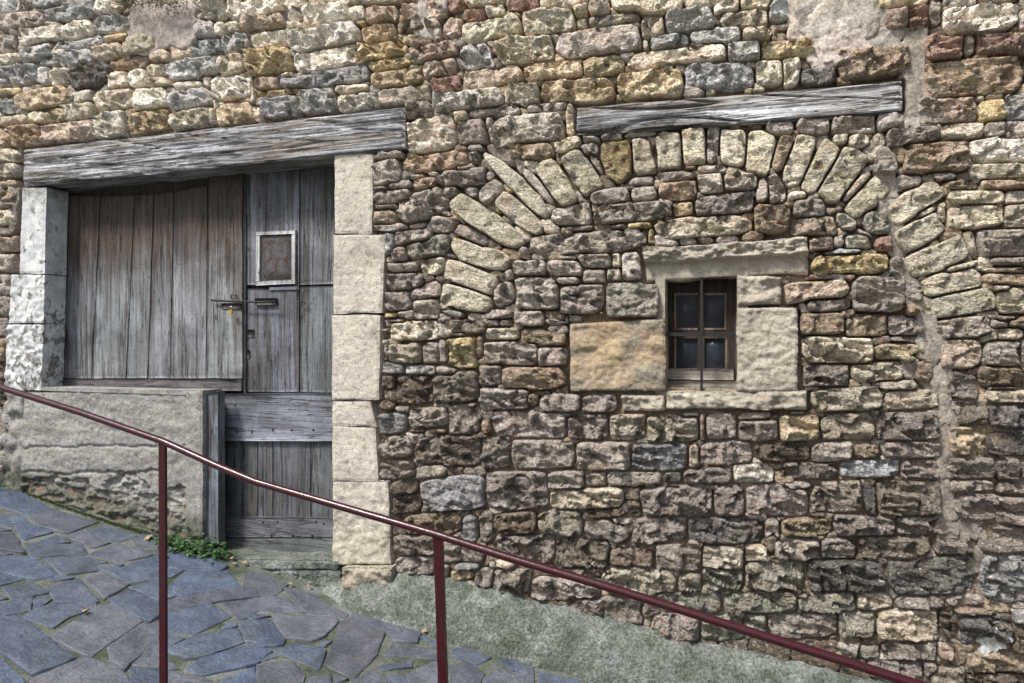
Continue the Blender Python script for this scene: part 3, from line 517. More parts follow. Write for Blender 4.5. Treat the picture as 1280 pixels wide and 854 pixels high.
def mortar_level(u, v):
    """how far the bedding mortar stands proud of the wall plane (m)"""
    k = .0
    if v > 430: k += min(1, (v - 430) / 120) * .012
    if u < 300 and v < 170: k += .012
    if u > 1120: k += .006
    return -.052 + k * 2. + .016 * noise.noise(Vector((u / 70, v / 60, 4)))

def lift(t, v):                        # upper courses get a paler tint, lower ones a darker one
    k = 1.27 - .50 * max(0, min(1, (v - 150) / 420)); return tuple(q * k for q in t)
area = ha * hb * 4
order = sorted([i for i in range(n) if stones[i][6] == 'stone' and -20 < cx[i] < 1300 and -10 < cy[i] < 864], key=lambda i: -area[i])
single = set(order[:298])
SV, SF, ST = [], [], []
def addstuff(v, f, t):
    b = len(SV); SV.extend(v); SF.extend([tuple(q + b for q in ff) for ff in f]); ST.extend([t] * len(v))
for i in range(n):
    s = stones[i]; kind = s[6]
    up = cy[i] < 430
    rel = random.uniform(.013, .024) * min(1, .45 + min(ha[i], hb[i]) / 22)
    proud = random.uniform(-.008, .016)
    if kind == 'plaster':
        v, f, t = stone_mesh((cx[i], cy[i]), outl[i], TINT[s[5]], i, random.uniform(-.005, .001) if s[5] == 'G' else .012 if s[5] == 'W' else random.uniform(.002, .007), .004, flat=True)
        mesh_obj('plaster_patch', L(v, house), f, MAT['plaster'], house, t)
        continue
    if kind == 'arch': rel = .008; proud = random.uniform(.004, .014)
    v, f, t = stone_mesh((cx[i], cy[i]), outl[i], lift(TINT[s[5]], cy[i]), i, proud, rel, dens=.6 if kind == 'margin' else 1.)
    if kind == 'arch': mesh_obj('arch_stone', L(v, house), f, MAT['stone'], house, t)
    elif i in single: mesh_obj('stone', L(v, house), f, MAT['stone'], house, t)
    else: addstuff(v, f, t)

# ---- small chinking stones pushed into the gaps that are left
ST_ = 2.0
gx, gy = np.meshgrid(np.arange(-20, 1310, ST_), np.arange(-15, 870, ST_))
dist = np.minimum(obst(gx, gy), 30.)
for i in range(n):
    if stones[i][6] == 'margin' and not (-30 < cx[i] < 1340 and -30 < cy[i] < 880): continue
    r = ha[i] + hb[i] + 16
    x0 = int(max(0, (cx[i] - r + 20) / ST_)); x1 = int(max(0, (cx[i] + r + 20) / ST_)); y0 = int(max(0, (cy[i] - r + 15) / ST_)); y1 = int(max(0, (cy[i] + r + 15) / ST_))
    px = gx[y0:y1, x0:x1] - cx[i]; py = gy[y0:y1, x0:x1] - cy[i]
    if px.size == 0: continue
    k = (np.arctan2(py, px) % (2 * np.pi)) / (2 * np.pi) * NA
    dist[y0:y1, x0:x1] = np.minimum(dist[y0:y1, x0:x1], (np.hypot(px, py) - outl[i][k.astype(int) % NA]) * .9)
cnt = 0
while cnt < 520:
    j = int(dist.argmax()); a, b = divmod(j, dist.shape[1]); r = dist[a, b]
    if r < 3.1: break
    r = min(r, 11.); X0, Y0 = gx[a, b], gy[a, b]
    ea = 1.0
    th = np.arange(24) / 24 * 2 * np.pi
    # stretch sideways into the joint
    R = []
    for q in th:
        t_ = r * .7
        while t_ < r * 3.2:
            xx, yy = X0 + math.cos(q) * t_, Y0 + math.sin(q) * t_
            ia, ib = int((yy + 15) / ST_), int((xx + 20) / ST_)
            if not (0 <= ia < dist.shape[0] and 0 <= ib < dist.shape[1]) or dist[ia, ib] < 1.0: break
            t_ += 1.5
        R.append(t_ * .92)
    R = np.array(R); R = (np.roll(R, 1) + R + np.roll(R, -1)) / 3
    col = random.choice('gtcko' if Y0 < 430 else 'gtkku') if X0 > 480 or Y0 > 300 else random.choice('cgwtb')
    v, f, t = stone_mesh((X0, Y0), R, TINT[col], 2000 + cnt, random.uniform(-.014, .0), .006)
    addstuff(v, f, t)
    px = gx - X0; py = gy - Y0
    sl_ = (slice(max(0, a - 30), a + 31), slice(max(0, b - 30), b + 31))
    qx, qy = px[sl_], py[sl_]
    k = (np.arctan2(qy, qx) % (2 * np.pi)) / (2 * np.pi) * 24
    dist[sl_] = np.minimum(dist[sl_], np.hypot(qx, qy) - R[k.astype(int) % 24] - 1.0)
    cnt += 1
print('TRIS', sum(len(o.data.loop_triangles) or len(o.data.polygons)*2 for o in COL.objects if o.type=='MESH')); print('stones', n, 'singles', len(single), 'chinks', cnt, 'stuff verts', len(SV))
mesh_obj('small_stone', L(SV, house), SF, MAT['stone'], house, np.array(ST), kind='stuff')

# ---- mortar bed behind the stones, with holes at the openings
HOLES = [(60, 258, 416, 488), (250, 480, 416, 712), (826, 348, 924, 492)]
nx, nz = 380, 230
X0, X1, Z0, Z1 = P(-330, 0).x, P(1620, 0).x, -1.2, 4.1
mv, mf = [], []
dm, dw, dwin = (P(70, 0).x, P(416, 0).x), None, None
def in_hole(X, Z):
    if P(57, 0).x - .03 < X < P(417, 0).x + .01 and P(200, 487).z - .02 < Z < P(417, 196).z + .06: return True
    if P(254, 0).x - .02 < X < P(417, 0).x + .01 and P(300, 700).z < Z < P(417, 196).z: return True
    return P(831, 0).x - .005 < X < P(921, 0).x + .005 and P(875, 486).z < Z < P(875, 346).z
for a in range(nz + 1):
    for b in range(nx + 1):
        X = X0 + (X1 - X0) * b / nx; Z = Z0 + (Z1 - Z0) * a / nz
        k = X / D; al = math.atan(k) + YAW; u = CU + F * math.tan(al); v = CV - (Z - CAMZ) * (cs + (u - CU) / F * sn) / D * F
        mv.append((X, D - mortar_level(u, v) - .009 * noise.fractal(Vector((X * 16, 3, Z * 16)), 1, 2, 3), Z))
for a in range(nz):
    for b in range(nx):
        X = X0 + (X1 - X0) * (b + .5) / nx; Z = Z0 + (Z1 - Z0) * (a + .5) / nz
        if not in_hole(X, Z):
            q = a * (nx + 1) + b; mf.append((q, q + 1, q + nx + 2, q + nx + 1))
mesh_obj('mortar_bed', L(mv, house), mf, MAT['mortar'], house)

# ------------------------------------------------------------ boards, blocks and beams
def panel(name, tl, tr, brr, bl, thick, mat, parent, nx=6, nz=6, rough=0., fq=8., rnd=.004, wob=0., tint=(1, 1, 1), seed=0, smooth=True, shape=None, label=None):
    """slab with its front face through four points (facing -Y), relief on the front, rounded edges"""
    tl, tr, brr, bl = map(Vector, (tl, tr, brr, bl)); vs, fs = [], []
    wdt = (tr - tl).length; hgt = (tl - bl).length
    for a in range(nz + 1):
        for b in range(nx + 1):
            s, t = b / nx, a / nz
            p = tl.lerp(tr, s).lerp(bl.lerp(brr, s), t)
            e = min(s * wdt, (1 - s) * wdt, t * hgt, (1 - t) * hgt)
            q = min(1, e / max(rnd, 1e-5)); back = (1 - math.sqrt(1 - (1 - q) ** 2)) * rnd
            dd = rough * (1.6 if rough > .004 else 1) * noise.fractal(Vector((p.x * fq, seed, p.z * fq * 1.2)), .8, 2.15, 5) if rough else 0
            if shape: dd += shape(s, t, p)
            ox = wob * noise.noise(Vector((p.x * 5, seed + 3, p.z * 7))) if a in (0, nz) or b in (0, nx) else 0
            oz = wob * noise.noise(Vector((p.x * 7, seed + 9, p.z * 5))) if a in (0, nz) or b in (0, nx) else 0
            vs.append((p.x + ox, p.y + back - dd, p.z + oz))
    I = lambda a, b: a * (nx + 1) + b
    fs = [(I(a, b), I(a + 1, b), I(a + 1, b + 1), I(a, b + 1)) for a in range(nz) for b in range(nx)]
    ring = [I(0, b) for b in range(nx)] + [I(a, nx) for a in range(nz)] + [I(nz, b) for b in range(nx, 0, -1)] + [I(a, 0) for a in range(nz, 0, -1)]
    base = len(vs); m = len(ring)
    for r in ring: vs.append((vs[r][0], tl.y + thick, vs[r][2]))
    nf = len(fs)
    fs += [(ring[(a + 1) % m], ring[a], base + a, base + (a + 1) % m) for a in range(m)]
    fs.append(tuple(base + a for a in range(m)))
    o = mesh_obj(name, L(vs, parent if parent and parent.type == 'EMPTY' else (house if parent else None)), fs, mat, parent, tint, smooth=False, label=label)
    o.data.polygons.foreach_set('use_smooth', [i < nf and smooth for i in range(len(fs))])
    return o
def pq(x0, x1, y0, y1, Y, y0b=None, y1b=None, x0b=None, x1b=None):
    """corner points from pixel box; b = values at the right / bottom"""
    y0b = y0 if y0b is None else y0b; y1b = y1 if y1b is None else y1b; x0b = x0 if x0b is None else x0b; x1b = x1 if x1b is None else x1b
    return P(x0, y0, Y), P(x1, y0b, Y), P(x1b, y1b, Y), P(x0b, y1, Y)
def r3(): 
    k = random.uniform(.85, 1.15); return (k, k * random.uniform(.97, 1.03), k * random.uniform(.97, 1.05))
# timber lintels, with deep grain
def grain(amp, seed, bow=0.):
    def f(s, t, p):
        g1 = noise.fractal(Vector((p.x * 2.2, seed, p.z * 42)), 1, 2, 3)
        g2 = abs(noise.noise(Vector((p.x * 1.2 + seed, seed, p.z * 16 + p.x * 1.5))))
        return amp * (.5 * g1) - amp * 1.6 * max(0, .10 - g2) / .10 + bow * noise.noise(Vector((p.x * 2, 1, seed)))
    return f
LF = D - .035
o = panel('timber_lintel', P(28, 187, LF), P(505, 133.5, LF), P(505, 185, LF), P(27, 233, LF), .33, MAT['beam'], house, 150, 34, .002, 20, .012, .007, (1, 1, 1.03), 5, shape=grain(.007, 2.3, .01), label='broad silver grey timber lintel over the door')
o = panel('timber_lintel', P(721, 134, LF), P(1127, 101, LF), P(1127, 139, LF), P(721, 168, LF), .2, MAT['beam'], house, 150, 30, .002, 20, .012, .009, (1.06, 1.05, 1.05), 8, shape=grain(.010, 7.1, .01), label='knotty silver timber lintel over the blocked arch')
# white-painted jamb blocks on the left of the opening
JF = D - .02
def block(x0, x1, y0, y1, mat, name='jamb_block', thick=.16, rough=.003, seed=0, y0b=None, y1b=None, x1b=None, x0b=None, Y=JF, tint=(1, 1, 1), rnd=.008, wob=.006, fq=24, label=None):
    w = abs(x1 - x0); h = abs(y1 - y0)
    return panel(name, *pq(x0, x1, y0, y1, Y, y0b, y1b, x0b, x1b), thick, MAT[mat], house, int(w / 1.8) + 3, int(h / 1.8) + 3, rough, fq, rnd, wob, tint, seed, label=label)
block(27, 57, 234, 342, 'paint', x0b=23, seed=1, x1b=54, rough=.003); block(13, 54, 343, 404, 'paint', seed=2, x0b=10, x1b=53, rough=.005, label='flaking whitewashed jamb block'); block(8, 53, 405, 488, 'paint', seed=3, x0b=4, x1b=50, rough=.008)
# dressed limestone jamb on the right
block(417.5, 465, 192, 291.5, 'jamb', seed=11, x1b=464, y1b=292); block(416, 480, 293, 392, 'jamb', seed=12, x1b=477, y1b=391); block(414.5, 474, 393.5, 500, 'jamb', seed=13, x1b=473)
block(414.5, 462, 502, 531, 'jamb', seed=14, x1b=470, y1b=534); block(414.5, 468, 532, 601, 'jamb', seed=15, x1b=472, y0b=535); block(415, 484, 602, 706, 'jamb', seed=16, x1b=488, rough=.006, fq=18)
block(426, 488, 711, 742, 'sill', 'jamb_foot', seed=17, rough=.02, fq=14, Y=D - .07, thick=.2, rnd=.014)
# window surround
def lint(s, t, p):                    # rough top, dressed and set-back underside
    return .024 - .045 * max(0, min(1, (t - .42) / .12)) + (.030 * noise.fractal(Vector((p.x * 14, 3, p.z * 26)), .8, 2, 5) if t < .5 else 0)
panel('window_lintel', P(804, 311, D), P(1009, 297, D), P(1010, 341, D), P(806, 352, D), .2, MAT['sill'], house, 110, 36, .003, 12, .016, .022, (1, 1, 1), 21, shape=lint, label='rough pale stone lintel over the small window')
block(921.5, 977, 343, 381, 'sill', 'window_jamb', seed=22, rough=.02, fq=11, rnd=.03, y0b=345)
block(921, 997, 384, 490, 'sill', 'window_jamb', seed=23, rough=.006, fq=26, rnd=.016, tint=(1, 1, 1), Y=D - .035)
block(712, 831, 405, 489, 'ochre', 'window_jamb', seed=24, rough=.012, fq=9, rnd=.014, y0b=398, label='big ochre sandstone block left of the window')
block(832, 1010, 491, 512, 'sill', 'window_sill', seed=25, rough=.02, fq=12, rnd=.018, Y=D - .045, y0b=489, label='rough pale stone sill under the small window')
block(776, 831, 494, 514, 'sill', 'window_sill', seed=26, rough=.02, fq=12, rnd=.02, Y=D - .02)

# parapet below the shutter, rough render
def para(s, t, p):
    n1 = noise.fractal(Vector((p.x * 3.2, 4, p.z * 5)), .8, 2, 5); n2 = noise.fractal(Vector((p.x * 11, 9, p.z * 20)), .7, 2, 5)
    b = .004 * n2
    lev = t - .50 - .10 * n1                                     # below this line the render coat has fallen away
    if lev > 0: b = -.018 - .03 * min(1, lev / .02) * .4 + .030 * n2 + .02 * abs(noise.noise(Vector((p.x * 6, 5, p.z * 14))))
    crk = abs(t - .30 - .02 * noise.noise(Vector((p.x * 5, 8, 0))) - .008 * noise.noise(Vector((p.x * 25, 8, 0))))
    if crk < .007: b -= .010
    crk = abs(t - .44 - .03 * noise.noise(Vector((p.x * 4, 18, 0))) - .01 * noise.noise(Vector((p.x * 21, 8, 0))))
    if crk < .008 and s < .8: b -= .014
    if t > .8: b += .05 * (t - .8) / .2
    return b
pt = panel('parapet', P(30, 490, D - .01), P(253, 488, D - .01), P(253, 720, D - .01), P(18, 720, D - .01), .16, MAT['concrete'], house, 170, 150, .003, 30, .006, .004, (1, 1, 1), 31, shape=para, label='rough rendered parapet below the plank shutter')
panel('parapet', P(4, 488, D), P(31, 489, D), P(24, 720, D), P(-20, 720, D), .16, MAT['concrete'], house, 16, 60, .02, 12, .01, .01, (1, 1, 1), 33)
block(231, 252, 488, 672, 'concrete', 'corner_pier', seed=32, Y=D - .026, rough=.002, tint=(1, 1, 1), thick=.1, x0b=231, label='smooth rendered corner of the parapet')
def box(name, a, b, mat, parent, tint=(1, 1, 1), off=None, label=None):
    (x0, y0, z0), (x1, y1, z1) = a, b
    v = [(x0, y0, z0), (x1, y0, z0), (x1, y1, z0), (x0, y1, z0), (x0, y0, z1), (x1, y0, z1), (x1, y1, z1), (x0, y1, z1)]
    f = [(0, 3, 2, 1), (4, 5, 6, 7), (0, 1, 5, 4), (1, 2, 6, 5), (2, 3, 7, 6), (3, 0, 4, 7)]
    ofs = off or house
    return mesh_obj(name, L(v, ofs), f, MAT[mat] if isinstance(mat, str) else mat, parent, tint, smooth=False, label=label)
zl = P(150, 487).z
box('parapet_ledge', (P(52, 0).x, D - .016, zl - .02), (P(252, 0).x, D + .145, zl + .003), 'concrete', house)
box('parapet_core', (P(20, 0).x, D + .03, -.2), (P(252, 0).x, D + .145, zl - .022), 'concrete', house)

# ------------------------------------------------------------ shutter of vertical planks
SY = D + .15
sh = panel('shutter_backing', P(83, 232, SY + .03), P(303, 200, SY + .03), P(303, 489, SY + .03), P(74, 489, SY + .03), .02, MAT['plank'], house, 2, 2, label='wide shutter of weathered vertical planks')
sh.name = 'plank_shutter'
xs_t = [83, 125, 168, 192, 217, 259, 302]; xs_b = [74, 114, 157, 184, 212, 257, 302]
ys_t = [244, 246, 244, 243, 240, 232, 220]
for k in range(6):
    if k < 5: a, b, c, d = pq(xs_t[k] + .5, xs_t[k + 1] - .6, ys_t[k], 473, SY, ys_t[k + 1] if k < 4 else 232, 473, xs_b[k] + .5, xs_b[k + 1] - .6)
    else: a, b, c, d = pq(xs_t[k] + .5, xs_t[k + 1], 219, 473, SY - .004, 216, 473, xs_b[k] + .5, xs_b[k + 1])
    panel('plank', a, b, c, d, .028, MAT['plank'], sh, 10, 60, .0015, 6, .003, .003, r3(), 40 + k, shape=lambda s, t, p: .0012 * noise.fractal(Vector((p.x * 60, 2, p.z * 3)), 1, 2, 3))
panel('rail_board', *pq(84, 302, 231, 242, SY + .006, 201, 215), .024, MAT['batten'], sh, 30, 3, .001, 9, .003, .001, (.6, .55, .5), 50)
panel('rail_board', *pq(75, 301, 474.5, 485.5, SY - .006, 474.5, 489), .03, MAT['batten'], sh, 30, 4, .002, 9, .003, .003, (.85, .72, .62), 51, label='brown weathered bottom rail of the shutter')
# ------------------------------------------------------------ the door
DY = D + .17
door = panel('door', P(303, 196, DY + .035), P(418, 186, DY + .035), P(418, 694, DY + .035), P(256, 692, DY + .035), .02, MAT['doorw'], house, 2, 2, tint=(.35, .35, .35), label='narrow grey plank door in two leaves with a small meshed window')
def plank(x0, x1, y0, y1, Y, y0b=None, y1b=None, mat='doorw', tint=None, seed=0, name='plank', thick=.028, label=None, parent=None):
    vert = abs(y1 - y0) > abs(x1 - x0)
    return panel(name, *pq(x0, x1, y0, y1, Y, y0b, y1b), thick, MAT[mat], parent or door, *((8, 40) if vert else (30, 10)), .0015, 7, .003, .002, tint or r3(), seed, label=label)
plank(306, 373.5, 218, 356, DY, 213, 357, seed=61); plank(375, 418, 213, 356, DY, 208, 355, seed=62)
plank(306, 373, 361, 490, DY + .002, 360, 490, seed=63); plank(374.5, 418, 358, 490, DY, 357, 490, seed=64)
plank(306, 418, 200, 217, DY - .003, 194, 207, mat='batten', tint=(.55, .55, .55), seed=65, name='top_rail')
plank(336, 373, 359, 363, DY - .008, 358, 362, mat='batten', seed=66, name='cleat', thick=.01)
plank(303.5, 307, 212, 492, DY - .01, 211, 492, seed=67, name='edge_strip', tint=(.4, .4, .4))
BY = DY - .03
plank(273, 418, 493, 551.5, BY, 491, 551.5, mat='batten', seed=68, name='batten', thick=.03, label='wide blue grey nailed batten')
for k, (a, b) in enumerate([(274, 284.5), (285.5, 303), (304, 321), (322, 340), (341, 387.5), (388.5, 418)]):
    plank(a, b, 550, 650, DY - .002, seed=70 + k, tint=tuple(q * .72 for q in r3()))
plank(273, 418, 647, 672, BY + .006, 647.5, 671, mat='batten', seed=77, name='batten', tint=(.72, .70, .68))
plank(273, 418, 673, 693, BY + .008, 672, 696, mat='batten', seed=78, name='batten', tint=(.6, .62, .52), label='lowest batten, green with algae')
plank(253.5, 272, 494, 676, D + .012, 490, 682, seed=79, name='door_post', tint=(1.15, 1.2, 1.25), parent=house, thick=.06)
nail_me = bpy.data.meshes.new('nail'); bm = bmesh.new(); bmesh.ops.create_uvsphere(bm, u_segments=8, v_segments=5, radius=.0075); bmesh.ops.scale(bm, vec=(1, .4, 1), verts=bm.verts); bm.to_mesh(nail_me); bm.free(); nail_me.materials.append(MAT['iron'])
for (u, v) in [(276, 504.5), (294, 506.5), (276.5, 539.5), (296.5, 540), (315, 540), (341, 537.5), (364.5, 538), (391.5, 537.5), (329, 653), (347, 652.5), (395, 652.5), (405, 655), (339, 669.5), (366, 669.5), (390, 670)]:
    o = bpy.data.objects.new('nail', nail_me); link(o, door); o.location = P(u, v, BY - .001 if v < 600 else BY + .005) - hl
for (u, v) in [(143, 308), (183, 331), (186, 346.5), (215, 346), (223, 330), (98, 370), (240, 399), (193, 365), (228, 432), (228, 445), (176, 427), (165, 336)]:
    o = bpy.data.objects.new('nail', nail_me); link(o, sh); o.location = P(u, v, SY - .001) - hl; o.scale = (.6, .6, .6)
for (u, v) in [(386, 247), (403, 264), (402, 292), (349, 285), (339, 451), (376, 443), (382, 443), (371, 206), (352, 208), (360, 207), (336, 450)]:
    o = bpy.data.objects.new('nail', nail_me); link(o, door); o.location = P(u, v, DY - .001) - hl; o.scale = (.55, .55, .55)
def tube(name, pts, r, mat, parent=None, off=None, seg=10, tint=None, sq=None):
    """swept tube through world points"""
    pts = [Vector(p) for p in pts]; vs, fs = [], []
    for k, p in enumerate(pts):
        d = (pts[min(k + 1, len(pts) - 1)] - pts[max(k - 1, 0)]).normalized()
        ref = Vector((0, 1, 0)) if abs(d.y) < .9 else Vector((0, 0, 1))
        a = d.cross(ref).normalized(); b = a.cross(d)
        for q in range(seg):
            t = q / seg * 2 * math.pi
            if sq: sx, sy = [(1, 1), (-1, 1), (-1, -1), (1, -1)][q % 4]; vs.append(p + a * sx * sq[0] + b * sy * sq[1])
            else: vs.append(p + a * math.cos(t) * r + b * math.sin(t) * r)
    for k in range(len(pts) - 1):
        for q in range(seg): fs.append((k * seg + q, k * seg + (q + 1) % seg, (k + 1) * seg + (q + 1) % seg, (k + 1) * seg + q))
    fs += [tuple(range(seg - 1, -1, -1)), tuple((len(pts) - 1) * seg + q for q in range(seg))]
    o = off if off is not None else (Vector(parent.location) if parent and parent.type == 'EMPTY' else (hl if parent else Vector()))
    return mesh_obj(name, [v - o for v in vs], fs, MAT[mat], parent, tint, smooth=not sq)
# small meshed window in the door
FY = DY - .016
fr = panel('door_window', P(322, 290.5, DY - .004), P(368, 289, DY - .004), P(367.5, 353, DY - .004), P(322, 355, DY - .004), .003, MAT['rust'], door, 4, 4, label='small white framed window with wire mesh')
for nm, q in (('frame_bar', (319.5, 368.5, 289.5, 294, 287.5, 292)), ('frame_bar', (319.5, 368.5, 351.5, 357, 349, 354.5))):
    panel(nm, P(q[0], q[2], FY), P(q[1], q[4], FY), P(q[1], q[5], FY), P(q[0], q[3], FY), .03, MAT['whitewood'], fr, 14, 3, .001, 20, .002, .001, (1, 1, 1), 81)
for q in ((319.5, 324, 293), (364, 368.5, 291)):
    panel('frame_bar', P(q[0], q[2], FY + .001), P(q[1], q[2], FY + .001), P(q[1], 352, FY + .001), P(q[0], 353, FY + .001), .03, MAT['whitewood'], fr, 3, 16, .001, 20, .002, .001, (1, 1, 1), 83)
wv, wf = [], []
def wire(p, q, r=.0013):
    b = len(wv); d = (q - p).normalized(); a = d.cross(Vector((0, 1, 0))) * r; c = Vector((0, 1, 0)) * r
    for e in (p, q): wv.extend([e + a, e - a * .5 + c, e - a * .5 - c])
    for k in range(3): wf.append((b + k, b + (k + 1) % 3, b + 3 + (k + 1) % 3, b + 3 + k))
x0, x1, y0, y1 = P(324, 0, FY + .012).x, P(364, 0, FY + .012).x, P(345, 351, FY + .012).z, P(345, 293, FY + .012).z
for k in range(-14, 16):
    for sgn in (1, -1):
        a, b = [], []
        c0 = (x0 + x1) / 2 + k * .019
        pts = [(c0 + sgn * (zz - (y0 + y1) / 2) * .75, zz) for zz in np.linspace(y0, y1, 40)]
        pts = [p for p in pts if x0 < p[0] < x1]
        if len(pts) > 1: wire(Vector((pts[0][0], FY + .012, pts[0][1])), Vector((pts[-1][0], FY + .012, pts[-1][1])))
mesh_obj('wire_mesh', [v - hl for v in wv], wf, MAT['wire'], fr, kind='stuff')
# latch bar, staple, hook
lat = tube('latch_bar', [P(264, 375.5, DY - .045), P(285, 376.5, DY - .045), P(320, 377.5, DY - .045), P(343, 377.5, DY - .045)], .006, 'iron', door)
panel('latch_plate', P(318, 373, DY - .02), P(344, 372.5, DY - .02), P(344, 381, DY - .02), P(318, 381.5, DY - .02), .02, MAT['iron'], door, 4, 2)
panel('hasp', P(276, 379, SY - .016), P(300, 379, SY - .016), P(300, 386, SY - .016), P(276, 386, SY - .016), .014, MAT['iron'], sh, 4, 2)
tube('staple', [P(289, 373, DY - .02), P(289, 369, DY - .05), P(296, 369, DY - .05), P(296, 373, DY - .02)], .003, 'iron', sh)
tube('hook', [P(382, 350, DY - .01), P(381, 353, DY - .03), P(374, 352.5, DY - .03), P(371.5, 356, DY - .028), P(371, 374, DY - .028), P(374, 377, DY - .028), P(381, 378, DY - .03), P(382, 380, DY - .01)], .0028, 'iron', door)
for (u, v, w_, h_) in [(310, 443, 4, 10), (313, 417, 8, 10)]:
    panel('keyhole_plate', P(u - w_ / 2, v - h_ / 2, DY - .006), P(u + w_ / 2, v - h_ / 2, DY - .006), P(u + w_ / 2, v + h_ / 2, DY - .006), P(u - w_ / 2, v + h_ / 2, DY - .006), .006, MAT['iron'], door, 2, 2)
# padlock, a thing of its own
pl = empty('padlock', tuple(P(288.5, 392, DY - .06)))
tag(pl, 'small brass padlock hanging from the iron latch bar between shutter and door', 'padlock')
def rbox(name, c, sz, mat, parent, bev=.003):
    bm = bmesh.new(); bmesh.ops.create_cube(bm, size=1); bmesh.ops.scale(bm, vec=sz, verts=bm.verts)
    bmesh.ops.bevel(bm, geom=bm.edges[:], offset=bev, segments=2, affect='EDGES')
    bmesh.ops.translate(bm, vec=c, verts=bm.verts); me = bpy.data.meshes.new(name); bm.to_mesh(me); bm.free(); me.materials.append(MAT[mat])
    return link(bpy.data.objects.new(name, me), parent)
rbox('lock_body', (0, 0, .010), (.027, .014, .024), 'brass', pl)
tube('shackle', [Vector((math.cos(t) * .009, 0, .022 + .012 + math.sin(t) * .010)) for t in np.linspace(math.pi, 0, 9)] + [Vector((.009, 0, .018))], .0022, 'steel', pl, off=Vector())
# door sill: stone slab and stone under it
block(288, 422, 700, 712, 'apron', 'door_step', seed=91, Y=D - .02, rough=.010, fq=10, thick=.26, rnd=.010, y1b=713, y0b=701, label='thin worn stone doorstep')
block(334, 424, 714, 742, 'apron', 'door_step', seed=92, Y=D - .03, rough=.02, fq=10, thick=.2, rnd=.014, tint=(.6, .7, .55))
# backing for the recess: lintel soffit reveal + room dark
box('recess_wall', (P(60, 0).x - .3, D + .24, -.3), (P(430, 0).x + .2, D + .30, 3.0), 'mortar', house)
# ------------------------------------------------------------ small window
WY = D + .15
win = box('window', (P(829, 0, WY).x - .03, WY + .05, P(875, 490, WY).z - .02), (P(921, 0, WY).x + .03, WY + .06, P(875, 348, WY).z + .02), 'curtain', house, label='small four pane window behind an iron cross bar')
def wbar(x0, x1, y0, y1, Y=WY, mat='sash', thick=.04, nm='frame', seed=0):
    vert = abs(y1 - y0) > abs(x1 - x0)
    return panel(nm, *pq(x0, x1, y0, y1, Y), thick, MAT[mat], win, *((3, 20) if vert else (20, 3)), .001, 20, .003, .001, r3(), seed)
wbar(826, 842, 350, 476, seed=1, Y=WY + .002); wbar(908, 925, 350, 476, seed=2, Y=WY + .002); wbar(826, 925, 348, 366, seed=3)
wbar(833, 917, 461, 475, seed=4, mat='palewood', Y=WY - .012, nm='bottom_rail'); wbar(830, 921, 476.5, 489, seed=5, mat='palewood', Y=WY - .025, nm='sill_board')
wbar(871.5, 880.5, 366, 461, seed=6, nm='mullion', Y=WY + .005); wbar(842, 908, 411, 423, seed=7, nm='transom', Y=WY + .003)
wbar(842.5, 845, 367, 411, seed=8, mat='bead', nm='glazing_bead'); wbar(905.5, 908, 367, 411, seed=9, mat='bead', nm='glazing_bead'); wbar(842, 872, 366.2, 369, seed=10, mat='bead', nm='glazing_bead', Y=WY - .002); wbar(880, 908, 366.2, 369, seed=10, mat='bead', nm='glazing_bead', Y=WY - .002)
wbar(842.5, 845, 423, 461, seed=8, mat='bead', nm='glazing_bead'); wbar(906.5, 909, 423, 461, seed=9, mat='bead', nm='glazing_bead')
wbar(842, 872, 410, 412.5, seed=12, mat='bead', nm='glazing_bead', Y=WY - .001); wbar(880, 908, 410, 412.5, seed=12, mat='bead', nm='glazing_bead', Y=WY - .001)
for a, b, c, d in ((843, 873, 366, 412), (879, 909, 366, 412), (843, 873, 422, 462), (879, 909, 422, 462)):
    panel('pane', *pq(a, b, c, d, WY + .018), .003, MAT['glass'], win, 2, 2)
tube('bar_upright', [P(877, v, D + .03) for v in (346, 380, 430, 492)], .0, 'iron', win, seg=4, sq=(.0062, .006))
tube('bar_cross', [P(u, 418, D + .04) for u in (826, 850, 900, 925)], .0, 'iron', win, seg=4, sq=(.008, .006))
box('window_reveal', (P(832, 0).x - .05, D + .02, P(875, 492).z - .02), (P(831, 0).x - .001, D + .25, P(875, 346).z + .03), 'sill', house)
box('window_reveal', (P(921, 0).x + .001, D + .02, P(875, 492).z - .02), (P(921, 0).x + .05, D + .25, P(875, 346).z + .03), 'sill', house)
box('window_reveal', (P(831, 0).x, D + .03, P(875, 346).z + .0), (P(921, 0).x, D + .25, P(875, 346).z + .05), 'mortar', house)
box('window_reveal', (P(831, 0).x, D + .02, P(875, 490).z - .05), (P(921, 0).x, D + .25, P(875, 490).z + .0), 'sill', house)
box('wall_core', (X0, D + .31, -1.2), (X1, D + .6, 4.1), 'mortar', house)
box('wall_core', (X1 - .03, D + .02, -2.5), (16, D + .6, 4.1), 'mortar', house); box('wall_core', (-20, D + .02, -1.2), (X0 + .03, D + .6, 5.5), 'mortar', house)

